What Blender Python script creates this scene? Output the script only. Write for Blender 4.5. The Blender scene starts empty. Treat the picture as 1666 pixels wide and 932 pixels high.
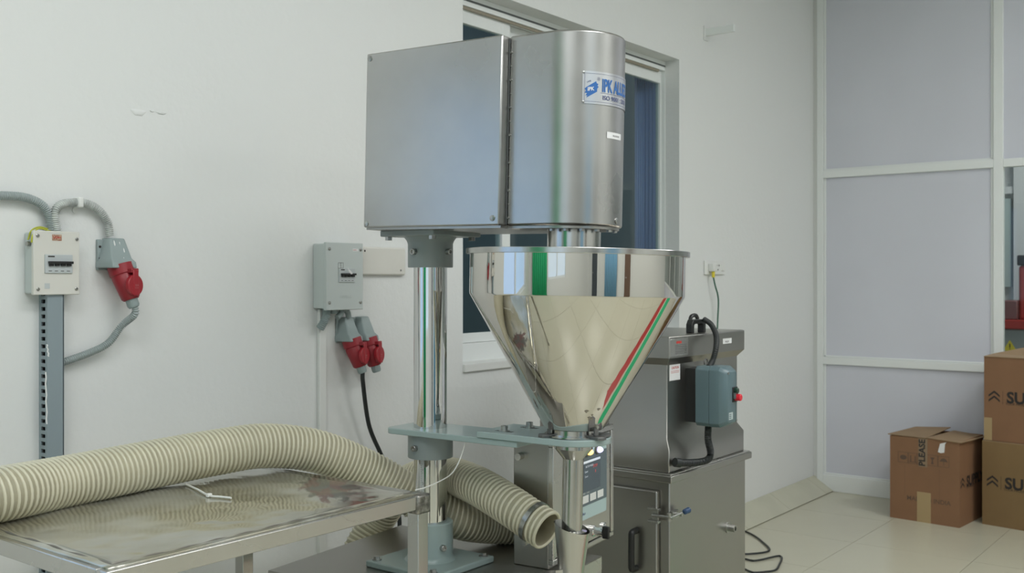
import bpy, bmesh, math, random
from mathutils import Vector, Matrix
random.seed(4)
PI = math.pi
SC = bpy.context.scene
COL = SC.collection

# ---------------------------------------------------------------- camera
EYE = 1.41
TH = math.atan2(1284, 1660)
VX, VY = math.cos(TH), math.sin(TH)          # view direction on the floor plan
RX, RY = math.sin(TH), -math.cos(TH)         # to the right of the view
cam = bpy.data.cameras.new('camera')
cam.sensor_width = 36; cam.lens = 36 * 1660 / 1666
cam.shift_y = -11 / 1666
cam.dof.use_dof = True; cam.dof.focus_distance = 2.6; cam.dof.aperture_fstop = 7.0
co = bpy.data.objects.new('camera', cam); COL.objects.link(co)
co.location = (0, 0, EYE); co.rotation_euler = (PI/2, 0, TH - PI/2)
SC.camera = co

# ---------------------------------------------------------------- world, lights, exposure
w = bpy.data.worlds.new('night_outside'); SC.world = w; w.use_nodes = True
w.node_tree.nodes['Background'].inputs[0].default_value = (.17, .23, .28, 1)
w.node_tree.nodes['Background'].inputs[1].default_value = .9
SC.view_settings.view_transform = 'Standard'; SC.view_settings.look = 'None'
SC.view_settings.gamma = 1; SC.view_settings.use_curve_mapping = False
SC.view_settings.exposure = 0.0
def area(name, loc, rot, sx, sy, power, col):
    l = bpy.data.lights.new(name, 'AREA'); l.shape = 'RECTANGLE'; l.size = sx; l.size_y = sy
    l.energy = power; l.color = col
    o = bpy.data.objects.new(name, l); COL.objects.link(o); o.location = loc; o.rotation_euler = rot
    return o
COOL = (.985, .99, 1.0)
LIGHTS = [(-.6, .5, 31), (1.7, .1, 30), (.6, -1.9, 22), (4.9, -.4, 34), (3.6, -2.0, 22)]
for i, (lx, ly, pw) in enumerate(LIGHTS):
    area('ceiling_lamp_light', (lx, ly, 3.53), (0, 0, 0), 1.9, 1.0, pw, COOL)
area('far_room_light', (8.2, 1.0, 3.2), (0, 0, 0), 1.2, .6, 26, COOL)

# ---------------------------------------------------------------- helpers
def ray(u, v): return Vector((VX + RX*(u-833)/1660, VY + RY*(u-833)/1660, -(v-455)/1660))
O = Vector((0, 0, EYE))
def atD(u, v, d): return O + ray(u, v)*d
def atY(u, v, y): r = ray(u, v); return O + r*(y/r.y)
def atX(u, v, x): r = ray(u, v); return O + r*(x/r.x)
def atZ(u, v, z): r = ray(u, v); return O + r*((z-EYE)/r.z)

class MB:
    def __init__(s): s.v = []; s.f = []
    def add(s, vs, fs):
        n = len(s.v); s.v += [tuple(p) for p in vs]; s.f += [tuple(i+n for i in f) for f in fs]; return s
    def box(s, a, b, M=None):
        x0, y0, z0 = a; x1, y1, z1 = b
        vs = [Vector((x, y, z)) for z in (z0, z1) for x, y in ((x0, y0), (x1, y0), (x1, y1), (x0, y1))]
        if M: vs = [M @ p for p in vs]
        return s.add(vs, [(3, 2, 1, 0), (4, 5, 6, 7), (0, 1, 5, 4), (1, 2, 6, 5), (2, 3, 7, 6), (3, 0, 4, 7)])
    def prism(s, pts, z0, z1, M=None):            # pts ccw (x,y)
        n = len(pts)
        vs = [Vector((x, y, z0)) for x, y in pts] + [Vector((x, y, z1)) for x, y in pts]
        if M: vs = [M @ p for p in vs]
        return s.add(vs, [tuple(range(n-1, -1, -1)), tuple(range(n, 2*n))] + [(i, (i+1) % n, n+(i+1) % n, n+i) for i in range(n)])
    def loft(s, rings, cap=True, closed=True):
        n = len(rings[0]); vs = [p for r in rings for p in r]; fs = []
        for k in range(len(rings)-1):
            for i in range(n if closed else n-1):
                j = (i+1) % n; fs.append((k*n+i, k*n+j, (k+1)*n+j, (k+1)*n+i))
        if cap: fs += [tuple(range(n-1, -1, -1)), tuple(range((len(rings)-1)*n, len(rings)*n))]
        return s.add(vs, fs)
    def lathe(s, prof, c=(0, 0, 0), axis=(0, 0, 1), seg=32, cap=True, a0=0, a1=2*PI):
        ax = Vector(axis).normalized(); q = Vector((0, 0, 1)).rotation_difference(ax) if ax.z > -.9999 else Matrix.Rotation(PI, 3, 'X').to_quaternion()
        c = Vector(c); rings = []
        for r, z in prof:
            rings.append([c + q @ Vector((r*math.cos(2*PI*i/seg), r*math.sin(2*PI*i/seg), z)) for i in range(seg)])
        return s.loft(rings, cap)
    def cyl(s, p, q, r, r2=None, seg=20):
        p = Vector(p); q = Vector(q); r2 = r if r2 is None else r2
        return s.lathe([(r, 0), (r2, (q-p).length)], p, q-p, seg)
    def ball(s, c, r, seg=14):
        return s.lathe([(max(1e-4, r*math.sin(PI*i/8)), -r*math.cos(PI*i/8)) for i in range(9)], c, (0, 0, 1), seg)
def resample(pts, step):
    pts = [Vector(p) for p in pts]; out = []
    P = [pts[0]*2-pts[1]] + pts + [pts[-1]*2-pts[-2]]
    for i in range(1, len(P)-2):
        a, b, c, d = P[i-1:i+3]; n = max(2, int((c-b).length/step*1.5)+1)
        for k in range(n):
            t = k/n
            out.append(.5*((2*b) + (c-a)*t + (2*a-5*b+4*c-d)*t*t + (3*b-a-3*c+d)*t**3))
    out.append(pts[-1])
    # equal spacing
    L = [0]
    for i in range(1, len(out)): L.append(L[-1] + (out[i]-out[i-1]).length)
    N = max(2, int(round(L[-1]/step))); res = []; j = 0
    for k in range(N+1):
        t = L[-1]*k/N
        while j < len(L)-2 and L[j+1] < t: j += 1
        f = (t-L[j])/max(1e-9, L[j+1]-L[j]); res.append(out[j].lerp(out[j+1], min(1, f)))
    return res, L[-1]
def frames(P):
    T = [(P[min(i+1, len(P)-1)]-P[max(i-1, 0)]).normalized() for i in range(len(P))]
    up = Vector((0, 0, 1)) if abs(T[0].z) < .9 else Vector((1, 0, 0))
    n = (up - T[0]*up.dot(T[0])).normalized(); F = []
    for i, t in enumerate(T):
        n = (n - t*n.dot(t)).normalized(); F.append((t, n, t.cross(n)))
    return F
def sweep(m, pts, rad, step=.01, seg=12, cap=True):
    P, L = resample(pts, step); F = frames(P); rings = []
    for i, (p, (t, n, b)) in enumerate(zip(P, F)):
        r = rad(i*L/(len(P)-1), L) if callable(rad) else rad
        rings.append([p + (n*math.cos(2*PI*k/seg) + b*math.sin(2*PI*k/seg))*r for k in range(seg)])
    m.loft(rings, cap); return m
def bumpy(r, dr, pitch): return lambda s, L: r + dr*math.cos(2*PI*s/pitch)
def obj(name, m, mat, parent=None, label=None, smooth=35, bevel=0, bseg=2):
    me = bpy.data.meshes.new(name); me.from_pydata(m.v, [], m.f); me.update()
    bm = bmesh.new(); bm.from_mesh(me); bmesh.ops.recalc_face_normals(bm, faces=bm.faces[:]); bm.to_mesh(me); bm.free()
    me.materials.append(mat)
    if smooth:
        me.shade_smooth(); me.set_sharp_from_angle(angle=math.radians(smooth))
    o = bpy.data.objects.new(name, me); COL.objects.link(o)
    if parent: o.parent = parent
    if label: o['label'] = label
    if bevel:
        b = o.modifiers.new('bevel', 'BEVEL'); b.width = bevel; b.segments = bseg; b.limit_method = 'ANGLE'; b.angle_limit = math.radians(40)
        b.harden_normals = False
    return o
def thing(name, label, cat, loc=(0, 0, 0), rz=0, group=None):
    o = bpy.data.objects.new(name, None); COL.objects.link(o); o.location = loc; o.rotation_euler = (0, 0, rz)
    o.empty_display_size = .05; o['label'] = label; o['category'] = cat
    if group: o['group'] = group
    return o
def tag(o, label, cat, group=None):
    o['label'] = label; o['category'] = cat
    if group: o['group'] = group
    return o
def struct(name, m, mat, parent=None, bevel=0, smooth=0):
    o = obj(name, m, mat, parent, bevel=bevel, smooth=smooth)
    o['kind'] = 'structure'; return o
def dup(o, parent=None, M=None, name=None):
    c = o.copy(); COL.objects.link(c)
    if parent: c.parent = parent
    if M is not None: c.matrix_local = M
    return c
def screen_origin(o, loc):                      # move a thing's origin to loc without moving its mesh
    o.data.transform(Matrix.Translation(-Vector(loc))); o.location = loc
_tc = {}
def text(m, s, size, place, bold=0.0, sx=1.0, align='LEFT', thick=.0003):
    """lettering: place(x, y, d) maps flat text coordinates and height d to the surface"""
    key = (s, bold, align)
    if key not in _tc:
        c = bpy.data.curves.new('lettering', 'FONT'); c.body = s; c.size = 1; c.offset = bold; c.align_x = align; c.resolution_u = 3
        t = bpy.data.objects.new('lettering', c); COL.objects.link(t)
        dg = bpy.context.evaluated_depsgraph_get(); me = t.evaluated_get(dg).to_mesh()
        bm = bmesh.new(); bm.from_mesh(me)
        bmesh.ops.triangulate(bm, faces=bm.faces[:])
        _tc[key] = ([v.co.copy() for v in bm.verts], [tuple(v.index for v in f.verts) for f in bm.faces])
        bm.free(); t.to_mesh_clear() if hasattr(t, 'to_mesh_clear') else None
        bpy.data.objects.remove(t)
    V, F = _tc[key]
    m.add([place(v.x*size*sx, v.y*size, thick) for v in V], F); return m
def flat(o, ex, ey, n):                         # a plane mapper for text/decals
    o = Vector(o); ex = Vector(ex).normalized(); ey = Vector(ey).normalized(); n = Vector(n).normalized()
    return lambda x, y, d=.0003: o + ex*x + ey*y + n*d
def poly(m, pts, place, d=.0003):
    m.add([place(x, y, d) for x, y in pts], [tuple(range(len(pts)))]); return m
def finepoly(m, pts, place):
    bm = bmesh.new(); f = bm.faces.new([bm.verts.new((x, y, 0)) for x, y in pts]); bmesh.ops.triangulate(bm, faces=[f])
    bmesh.ops.subdivide_edges(bm, edges=bm.edges[:], cuts=5, use_grid_fill=True); bm.verts.index_update()
    m.add([place(v.co.x, v.co.y, 0) for v in bm.verts], [tuple(v.index for v in q.verts) for q in bm.faces]); bm.free(); return m
def rect(m, x0, y0, x1, y1, place, d=.0003): return poly(m, [(x0, y0), (x1, y0), (x1, y1), (x0, y1)], place, d)

# ---------------------------------------------------------------- materials
def pm(name, col, rough=.5, metal=0, bump=0, bscale=50, var=0, vscale=4, stretch=None, rvar=0, spec=.5, coat=0, bdist=.002, em=None, emc=None, alpha=None, trans=0, col2=None, sss=0, detail=4, aniso=0):
    m = bpy.data.materials.new(name); m.use_nodes = True; N = m.node_tree.nodes; K = m.node_tree.links
    b = N['Principled BSDF']; b.inputs['Base Color'].default_value = (*col, 1); b.inputs['Roughness'].default_value = rough
    b.inputs['Metallic'].default_value = metal; b.inputs['Specular IOR Level'].default_value = spec
    b.inputs['Coat Weight'].default_value = coat; b.inputs['Transmission Weight'].default_value = trans
    if aniso: b.inputs['Anisotropic'].default_value = aniso
    if em: b.inputs['Emission Color'].default_value = (*(emc or col), 1); b.inputs['Emission Strength'].default_value = em
    if sss: b.inputs['Subsurface Weight'].default_value = sss; b.inputs['Subsurface Radius'].default_value = (.01, .01, .006)
    tc = N.new('ShaderNodeTexCoord'); mp = N.new('ShaderNodeMapping'); K.new(tc.outputs['Object'], mp.inputs[0])
    if stretch: mp.inputs['Scale'].default_value = stretch
    if var or rvar:
        n = N.new('ShaderNodeTexNoise'); n.inputs['Scale'].default_value = vscale; n.inputs['Detail'].default_value = detail; K.new(mp.outputs[0], n.inputs[0])
        if var:
            r = N.new('ShaderNodeValToRGB'); K.new(n.outputs[0], r.inputs[0])
            c2 = col2 or tuple(c*(1-var) for c in col)
            r.color_ramp.elements[0].position = .35; r.color_ramp.elements[1].position = .65
            r.color_ramp.elements[0].color = (*c2, 1); r.color_ramp.elements[1].color = (*col, 1); K.new(r.outputs[0], b.inputs['Base Color'])
        if rvar:
            q = N.new('ShaderNodeMapRange'); K.new(n.outputs[0], q.inputs[0]); q.inputs[1].default_value = .3; q.inputs[2].default_value = .7
            q.inputs[3].default_value = max(0, rough-rvar); q.inputs[4].default_value = rough+rvar; K.new(q.outputs[0], b.inputs['Roughness'])
    if bump:
        n2 = N.new('ShaderNodeTexNoise'); n2.inputs['Scale'].default_value = bscale; n2.inputs['Detail'].default_value = 3; K.new(mp.outputs[0], n2.inputs[0])
        bp = N.new('ShaderNodeBump'); bp.inputs['Strength'].default_value = bump; bp.inputs['Distance'].default_value = bdist
        K.new(n2.outputs[0], bp.inputs['Height']); K.new(bp.outputs[0], b.inputs['Normal'])
    return m
M = {}
M['wall'] = pm('white_wall_paint', (.78, .795, .785), .55, bump=.35, bscale=38, bdist=.004)
M['ceil'] = pm('ceiling_paint', (.82, .83, .82), .8)
M['tile'] = pm('cream_vitrified_tile', (.545, .525, .41), .26, var=.03, vscale=2, rvar=.015)
M['grout'] = pm('grout', (.33, .33, .27), .8)
M['stile'] = pm('cream_skirting_tile', (.54, .53, .415), .26, var=.08, vscale=4)
M['alu'] = pm('white_coated_aluminium', (.80, .83, .82), .35)
M['board'] = pm('blue_grey_board', (.66, .675, .745), .42, var=.05, vscale=1.5, bump=.05, bscale=200)
M['gasket'] = pm('dark_gasket', (.10, .11, .11), .6)
M['brown'] = pm('aged_aluminium', (.28, .25, .19), .5)
M['steel'] = pm('satin_stainless_sheet', (.58, .57, .545), .28, 1, var=.04, vscale=5, rvar=.03, bump=.02, bscale=9, stretch=(1, 1, 1), bdist=.01)
M['hood'] = pm('brushed_hood_sheet', (.53, .525, .51), .31, 1, var=.16, vscale=3.2, rvar=.06, bump=.10, bscale=3.5, bdist=.006)
M['dark_steel'] = pm('dull_stainless_sheet', (.40, .39, .365), .33, 1, var=.05, vscale=3, rvar=.03, stretch=(1, 1, 3))
M['mirror'] = pm('polished_stainless', (.69, .665, .62), .035, 1, bump=.12, bscale=4.5, bdist=.004)
M['chrome'] = pm('chromed_column', (.70, .70, .69), .05, 1)
M['tube_steel'] = pm('turned_stainless', (.56, .555, .53), .2, 1, var=.1, vscale=30, stretch=(1, 1, .05))
M['bolt'] = pm('bolt_steel', (.5, .5, .48), .3, 1, var=.3, vscale=60)
M['green'] = pm('grey_green_enamel', (.34, .43, .42), .28, var=.06, vscale=6, coat=.2)
M['collar'] = pm('grey_collar_enamel', (.27, .31, .31), .33, var=.05, vscale=8)
M['clip'] = pm('dark_clip_metal', (.20, .20, .20), .4, .8)
M['black'] = pm('black_plastic', (.015, .016, .016), .4)
M['rubber'] = pm('black_cable_sheath', (.018, .022, .022), .45)
M['grey_box'] = pm('light_grey_enamel', (.56, .61, .60), .4)
M['cream_box'] = pm('cream_enamel', (.72, .71, .66), .4, var=.03, vscale=9)
M['pvc_white'] = pm('white_plastic', (.78, .79, .77), .4)
M['grey_pl'] = pm('grey_plastic', (.30, .36, .36), .45)
M['paint_spl'] = pm('white_paint_splash', (.76, .78, .77), .5)
M['red_pl'] = pm('red_plastic', (.30, .018, .028), .38)
M['red_dark'] = pm('red_plastic_lid', (.36, .02, .03), .35)
M['chan'] = pm('blue_grey_channel', (.27, .33, .36), .4)
M['breaker'] = pm('breaker_body', (.52, .56, .57), .45)
M['flex'] = pm('grey_corrugated_conduit', (.40, .45, .45), .5)
M['flex_w'] = pm('painted_corrugated_conduit', (.66, .69, .67), .5, var=.35, vscale=45)
M['hose'] = pm('translucent_hose_wall', (.42, .39, .275), .35, var=.15, vscale=14, sss=.15)
M['rib'] = pm('cream_hose_rib', (.66, .63, .48), .35, var=.06, vscale=10)
M['yellow_w'] = pm('yellow_green_wire', (.50, .52, .06), .5)
M['green_w'] = pm('green_wire', (.03, .12, .08), .5)
M['white_w'] = pm('white_cable_tie', (.80, .80, .76), .4)
M['card'] = pm('brown_cardboard', (.25, .13, .066), .75, var=.08, vscale=5, bump=.05, bscale=60)
M['card2'] = pm('tan_cardboard', (.23, .145, .062), .75, var=.08, vscale=5, bump=.05, bscale=60)
M['card_top'] = pm('cardboard_flap', (.30, .20, .11), .75, var=.1, vscale=9)
M['tape'] = pm('brown_packing_tape', (.40, .29, .15), .3)
M['tape_clear'] = pm('clear_packing_tape', (.27, .19, .12), .2)
M['ink'] = pm('black_print', (.025, .02, .018), .6)
M['ink_soft'] = pm('faded_print', (.12, .075, .05), .7)
M['white_l'] = pm('white_label', (.78, .78, .78), .45)
M['plate_metal'] = pm('nameplate_metal', (.62, .63, .65), .3, .85)
M['blue_ink'] = pm('blue_print', (.03, .14, .42), .4)
M['navy'] = pm('navy_print', (.07, .09, .22), .45)
M['red_ink'] = pm('red_print', (.55, .05, .04), .45)
M['starter'] = pm('slate_blue_enamel', (.12, .185, .205), .33, var=.05, vscale=10)
M['red_knob'] = pm('bright_red_plastic', (.75, .02, .04), .3)
M['blue_tip'] = pm('blue_plastic_tip', (.03, .07, .16), .4)
M['panel_blue'] = pm('pale_teal_panel', (.45, .58, .58), .4)
M['panel_dark'] = pm('slate_panel', (.12, .16, .18), .35)
M['screen'] = pm('screen_glass', (.035, .045, .055), .2, em=.25, emc=(.10, .15, .18))
M['scr_w'] = pm('screen_lit_text', (.6, .65, .7), .4, em=.35, emc=(.7, .75, .85))
M['scr_y'] = pm('screen_yellow_text', (.8, .5, .05), .4, em=.7, emc=(.9, .55, .08))
M['scr_r'] = pm('screen_red_text', (.6, .05, .05), .4, em=.4, emc=(.7, .08, .06))
M['lamp_y'] = pm('yellow_lamp', (1, .75, .2), .3, em=4, emc=(1, .62, .12))
M['lamp_w'] = pm('violet_white_lamp', (.9, .85, 1), .3, em=4.5, emc=(.62, .55, 1.0))
M['grass_g'] = pm('green_curtain', (.02, .42, .17), .6, bump=.4, bscale=14)
M['blue_c'] = pm('light_blue_curtain', (.20, .42, .62), .6)
M['redm'] = pm('red_enamel', (.42, .035, .03), .4)
M['greym'] = pm('grey_enamel_body', (.30, .33, .33), .4)
M['yel'] = pm('yellow_sign', (.75, .62, .05), .5)
M['curtain'] = pm('violet_blue_curtain', (.36, .42, .74), .6)
M['lamp'] = pm('ceiling_lamp_diffuser', (1, 1, 1), .5, em=4, emc=(.95, 1, .97))
M['blue_pane'] = pm('blue_glow_pane', (.5, .7, 1), .2, em=.5, emc=(.45, .58, .88))  # glow added for the blue tint in the hood
M['dayl'] = pm('daylight_pane_white', (.8, .9, 1), .2, em=.30, emc=(.55, .72, 1.0))
def film_mat():
    m = bpy.data.materials.new('stained_table_sheet'); m.use_nodes = True; N = m.node_tree.nodes; K = m.node_tree.links
    b = N['Principled BSDF']; tc = N.new('ShaderNodeTexCoord')
    n = N.new('ShaderNodeTexNoise'); n.inputs['Scale'].default_value = 5; n.inputs['Detail'].default_value = 6; K.new(tc.outputs['Object'], n.inputs[0])
    r = N.new('ShaderNodeValToRGB'); K.new(n.outputs[0], r.inputs[0])
    e = r.color_ramp.elements; e[0].position = .38; e[0].color = (.44, .42, .33, 1); e[1].position = .62; e[1].color = (.60, .60, .56, 1)
    b.inputs['Metallic'].default_value = .75
    # a dried maroon and slate stain with ragged streaks near the right-hand end of the sheet
    mp = N.new('ShaderNodeMapping'); mp.vector_type = 'TEXTURE'; mp.inputs['Location'].default_value = (.765, .26, .886); mp.inputs['Rotation'].default_value = (0, 0, .9); mp.inputs['Scale'].default_value = (.24, .085, 1)
    K.new(tc.outputs['Object'], mp.inputs[0]); gr = N.new('ShaderNodeVectorMath'); gr.operation = 'LENGTH'; K.new(mp.outputs[0], gr.inputs[0])
    n3 = N.new('ShaderNodeTexNoise'); n3.inputs['Scale'].default_value = 3.5; n3.inputs['Detail'].default_value = 6; K.new(mp.outputs[0], n3.inputs[0])
    ad = N.new('ShaderNodeMath'); ad.operation = 'MULTIPLY_ADD'; ad.inputs[1].default_value = 1.8; K.new(n3.outputs[0], ad.inputs[0]); K.new(gr.outputs['Value'], ad.inputs[2])
    mr = N.new('ShaderNodeMapRange'); mr.inputs[1].default_value = 1.75; mr.inputs[2].default_value = 1.55; mr.inputs[3].default_value = 0; mr.inputs[4].default_value = .85; K.new(ad.outputs[0], mr.inputs[0])
    n4 = N.new('ShaderNodeTexNoise'); n4.inputs['Scale'].default_value = 2.2; K.new(mp.outputs[0], n4.inputs[0])
    r4 = N.new('ShaderNodeValToRGB'); r4.color_ramp.elements[0].position = .47; r4.color_ramp.elements[0].color = (.13, .14, .13, 1); r4.color_ramp.elements[1].position = .53; r4.color_ramp.elements[1].color = (.19, .07, .075, 1); K.new(n4.outputs[0], r4.inputs[0])
    mx = N.new('ShaderNodeMix'); mx.data_type = 'RGBA'; K.new(mr.outputs[0], mx.inputs[0]); K.new(r.outputs[0], mx.inputs[6]); K.new(r4.outputs[0], mx.inputs[7]); K.new(mx.outputs[2], b.inputs['Base Color'])
    q = N.new('ShaderNodeMapRange'); K.new(n.outputs[0], q.inputs[0]); q.inputs[1].default_value = .35; q.inputs[2].default_value = .65; q.inputs[3].default_value = .07; q.inputs[4].default_value = .26
    K.new(q.outputs[0], b.inputs['Roughness'])
    n2 = N.new('ShaderNodeTexNoise'); n2.inputs['Scale'].default_value = 6; n2.inputs['Detail'].default_value = 2; K.new(tc.outputs['Object'], n2.inputs[0])
    bp = N.new('ShaderNodeBump'); bp.inputs['Strength'].default_value = .8; bp.inputs['Distance'].default_value = .010
    K.new(n2.outputs[0], bp.inputs['Height']); K.new(bp.outputs[0], b.inputs['Normal'])
    return m
M['film'] = film_mat()
M['stain'] = pm('maroon_stain', (.16, .06, .06), .18, .3, var=.7, vscale=9, col2=(.14, .15, .14))
def glass_mat(name, tint, refl):
    m = bpy.data.materials.new(name); m.use_nodes = True; N = m.node_tree.nodes; K = m.node_tree.links
    N.remove(N['Principled BSDF']); out = N['Material Output']
    t = N.new('ShaderNodeBsdfTransparent'); t.inputs[0].default_value = (*tint, 1)
    g = N.new('ShaderNodeBsdfGlossy'); g.inputs['Roughness'].default_value = .02
    lw = N.new('ShaderNodeLayerWeight'); lw.inputs[0].default_value = .5
    pw = N.new('ShaderNodeMath'); pw.operation = 'POWER'; pw.inputs[1].default_value = 4; K.new(lw.outputs['Facing'], pw.inputs[0])
    f = N.new('ShaderNodeMath'); f.operation = 'MULTIPLY_ADD'; f.inputs[1].default_value = .6; f.inputs[2].default_value = refl; K.new(pw.outputs[0], f.inputs[0])
    x = N.new('ShaderNodeMixShader'); K.new(f.outputs[0], x.inputs[0]); K.new(t.outputs[0], x.inputs[1]); K.new(g.outputs[0], x.inputs[2]); K.new(x.outputs[0], out.inputs[0])
    return m
M['glass'] = glass_mat('window_glass', (.75, .82, .82), .035)
M['glass_clear'] = glass_mat('partition_glass', (.93, .96, .95), .03)

# ---------------------------------------------------------------- the room
WY = 2.604; PX = 6.70; X0, Y0 = -2.2, -3.0; CZ = 3.6
floor = struct('floor', MB().box((X0, Y0, -.06), (9.6, WY+.2, -.004)), M['grout'])
tiles = {}
xs = [-2.2] + [5.45 - .6*k for k in range(12, -1, -1)] + [6.05, 6.65, 7.25, 7.85, 8.45]
ys = [1.302 - .6*k for k in range(7, -1, -1)] + [1.902, 2.468]
g = .0014
for i in range(len(xs)-1):
    for j in range(len(ys)-1):
        wx, wy = round(xs[i+1]-xs[i], 3), round(ys[j+1]-ys[j], 3)
        if (wx, wy) not in tiles:
            o = obj('floor_tile', MB().box((g, g, -.008), (wx-g, wy-g, 0)), M['tile'], floor, smooth=0); tiles[(wx, wy)] = o
            o.location = (xs[i], ys[j], 0)
        else:
            o = tiles[(wx, wy)].copy(); COL.objects.link(o); o.location = (xs[i], ys[j], random.uniform(-.0003, .0003))
# sloping skirting strip along the window wall
bb = struct('baseboard_left', MB().add([(X0, 2.47, -.003), (PX, 2.47, -.003), (PX, WY, -.003), (X0, WY, -.003), (X0, WY, .082), (PX, WY, .082)],
    [(0, 1, 5, 4), (0, 3, 2, 1), (0, 4, 3), (1, 2, 5), (2, 3, 4, 5)]), M['grout'])
sk = None; x = PX - .13
lens = [(PX-.13, PX-.002)] + [(PX-.13-.6*(k+1), PX-.13-.6*k-.003) for k in range(9)]
nrm = Vector((0, -.085, .134)).normalized()
for a, b in lens:
    L = b-a; m = MB(); p0 = Vector((0, 2.469, .0)); p1 = Vector((0, WY-.001, .086)); t = nrm*.006
    m.add([p0, p0+Vector((L, 0, 0)), p1+Vector((L, 0, 0)), p1, p0+t, p0+t+Vector((L, 0, 0)), p1+t+Vector((L, 0, 0)), p1+t],
          [(3, 2, 1, 0), (4, 5, 6, 7), (0, 1, 5, 4), (1, 2, 6, 5), (2, 3, 7, 6), (3, 0, 4, 7)])
    if sk is None or abs(L-sk[1]) > .01: o = obj('skirting_tile', m, M['stile'], bb, smooth=0); sk = (o, L)
    else: o = sk[0].copy(); COL.objects.link(o)
    o.location.x = a
# window wall with two openings
WINS = [(3.051, 4.826, 1.075, 2.575), (-1.30, .86, 1.00, 2.30)]
TK = .24
m = MB()
segs = [(X0-.2, -1.30), (.86, 3.051), (4.826, PX+.3)]
for a, b in segs: m.box((a, WY, 0), (b, WY+TK, CZ))
for a, b, z0, z1 in WINS: m.box((a, WY, 0), (b, WY+TK, z0)); m.box((a, WY, z1), (b, WY+TK, CZ))
struct('wall_left', m, M['wall'])
struct('ceiling', MB().box((X0-.2, Y0-.2, CZ), (9.7, WY+TK, CZ+.1)), M['ceil'])
struct('wall_behind_camera', MB().box((X0-.2, Y0-.2, 0), (9.7, Y0, CZ)), M['wall'])
m = MB()
m.box((X0-.2, Y0, 0), (X0, -.35, CZ)); m.box((X0-.2, 1.05, 0), (X0, WY, CZ)); m.box((X0-.2, -.35, 0), (X0, 1.05, 1.0)); m.box((X0-.2, -.35, 2.5), (X0, 1.05, CZ))
struct('wall_far_end', m, M['wall'])
# visible window: frame in a recess, two sliding sashes, dark glass
wa, wb, z0, z1 = WINS[0]; FY = WY+.085
w1 = thing('window_1', '', ''); del w1['label']; del w1['category']; w1['kind'] = 'structure'
w1.location = (wa, FY, z0)
def wbox(name, a, b, mat, par=w1, bevel=.002):
    return struct_part(name, MB().box(Vector(a)-w1.location, Vector(b)-w1.location), mat, par, bevel)
def struct_part(name, m, mat, par, bevel=0): return obj(name, m, mat, par, bevel=bevel, smooth=0)
fw = .05
wbox('window_frame', (wa, FY, z1-fw), (wb, FY+.11, z1), M['alu']); wbox('window_frame', (wa, FY, z0), (wb, FY+.11, z0+.075), M['alu'])
wbox('window_frame', (wa, FY, z0+.075), (wa+fw, FY+.11, z1-fw), M['alu'], bevel=0); wbox('window_frame', (wb-.016, FY, z0+.075), (wb, FY+.11, z1-fw), M['alu'], bevel=0)
wbox('track_groove', (wa+fw, FY-.002, z1-.030), (wb-.002, FY+.004, z1-.022), M['gasket'], bevel=0)
wbox('track_rail', (wa+fw, FY+.006, z1-.062), (wb-.066, FY+.014, z1-.0505), M['brown'], bevel=0)
def sash(xa, xb, yy, sw=.055, sm=None):
    s = wbox('sash', (xa, yy, z0+.076), (xa+.055, yy+.03, z1-.051), M['alu'])
    for q, a, b in (('sash_rail', (xb-sw, yy, z0+.076), (xb, yy+.03, z1-.051)), ('sash_rail', (xa+.055, yy, z1-.115), (xb-sw, yy+.03, z1-.051)), ('sash_rail', (xa+.055, yy, z0+.076), (xb-sw, yy+.03, z0+.115))):
        wbox(q, a, b, M['alu'], s)
    wbox('pane', (xa+.05, yy+.012, z0+.11), (xb-sw+.003, yy+.018, z1-.11), M['glass'], s, 0)
for xx in (3.47, 4.06): wbox('interlock', (xx+.002, FY+.0505, z0+.08), (xx+.018, FY+.0575, z1-.052), M['brown'], bevel=0)
sash(wa+.045, 3.49, FY+.02); sash(3.47, 4.08, FY+.058); sash(4.06, wb-.0165, FY+.02, .010)
wbox('window_sill', (wa-.0, WY-.012, z0-.028), (wb+.0, FY+.01, z0+.002), M['pvc_white'])
obj('window_reveal_trim', MB().box((wb-.012-wa, -.085, 0), (wb-wa, 0, z1-z0)), M['wall'], w1, smooth=0)
# things outside that window: a yard wall and a curtain strip seen through the glass
struct('wall_outside', MB().box((1.5, 4.6, -.1), (12, 4.7, 4)), pm('dark_outside_wall', (.34, .42, .46), .8, var=.3, vscale=.8))
struct('ground_outside', MB().box((1.5, WY+TK, -.12), (12, 4.6, -.06)), M['grout'])
m = MB(); n = 60
m.loft([[Vector((4.75+.045*min(1, i/n*2)+.012*max(0, i/n*2-1)+.004*math.sin(i*.9), 2.835-.03*min(1, i/n*2)-.09*max(0, i/n*2-1)+.004*math.cos(i*.9), z)) for i in range(n+1)] for z in (z0+.03, z1-.02)], cap=False, closed=False)
cu = obj('window_curtain', m, M['curtain']); tag(cu, 'violet blue curtain strip behind the right end of the dark window', 'curtain')
b = cu.modifiers.new('t', 'SOLIDIFY'); b.thickness = .004
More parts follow.
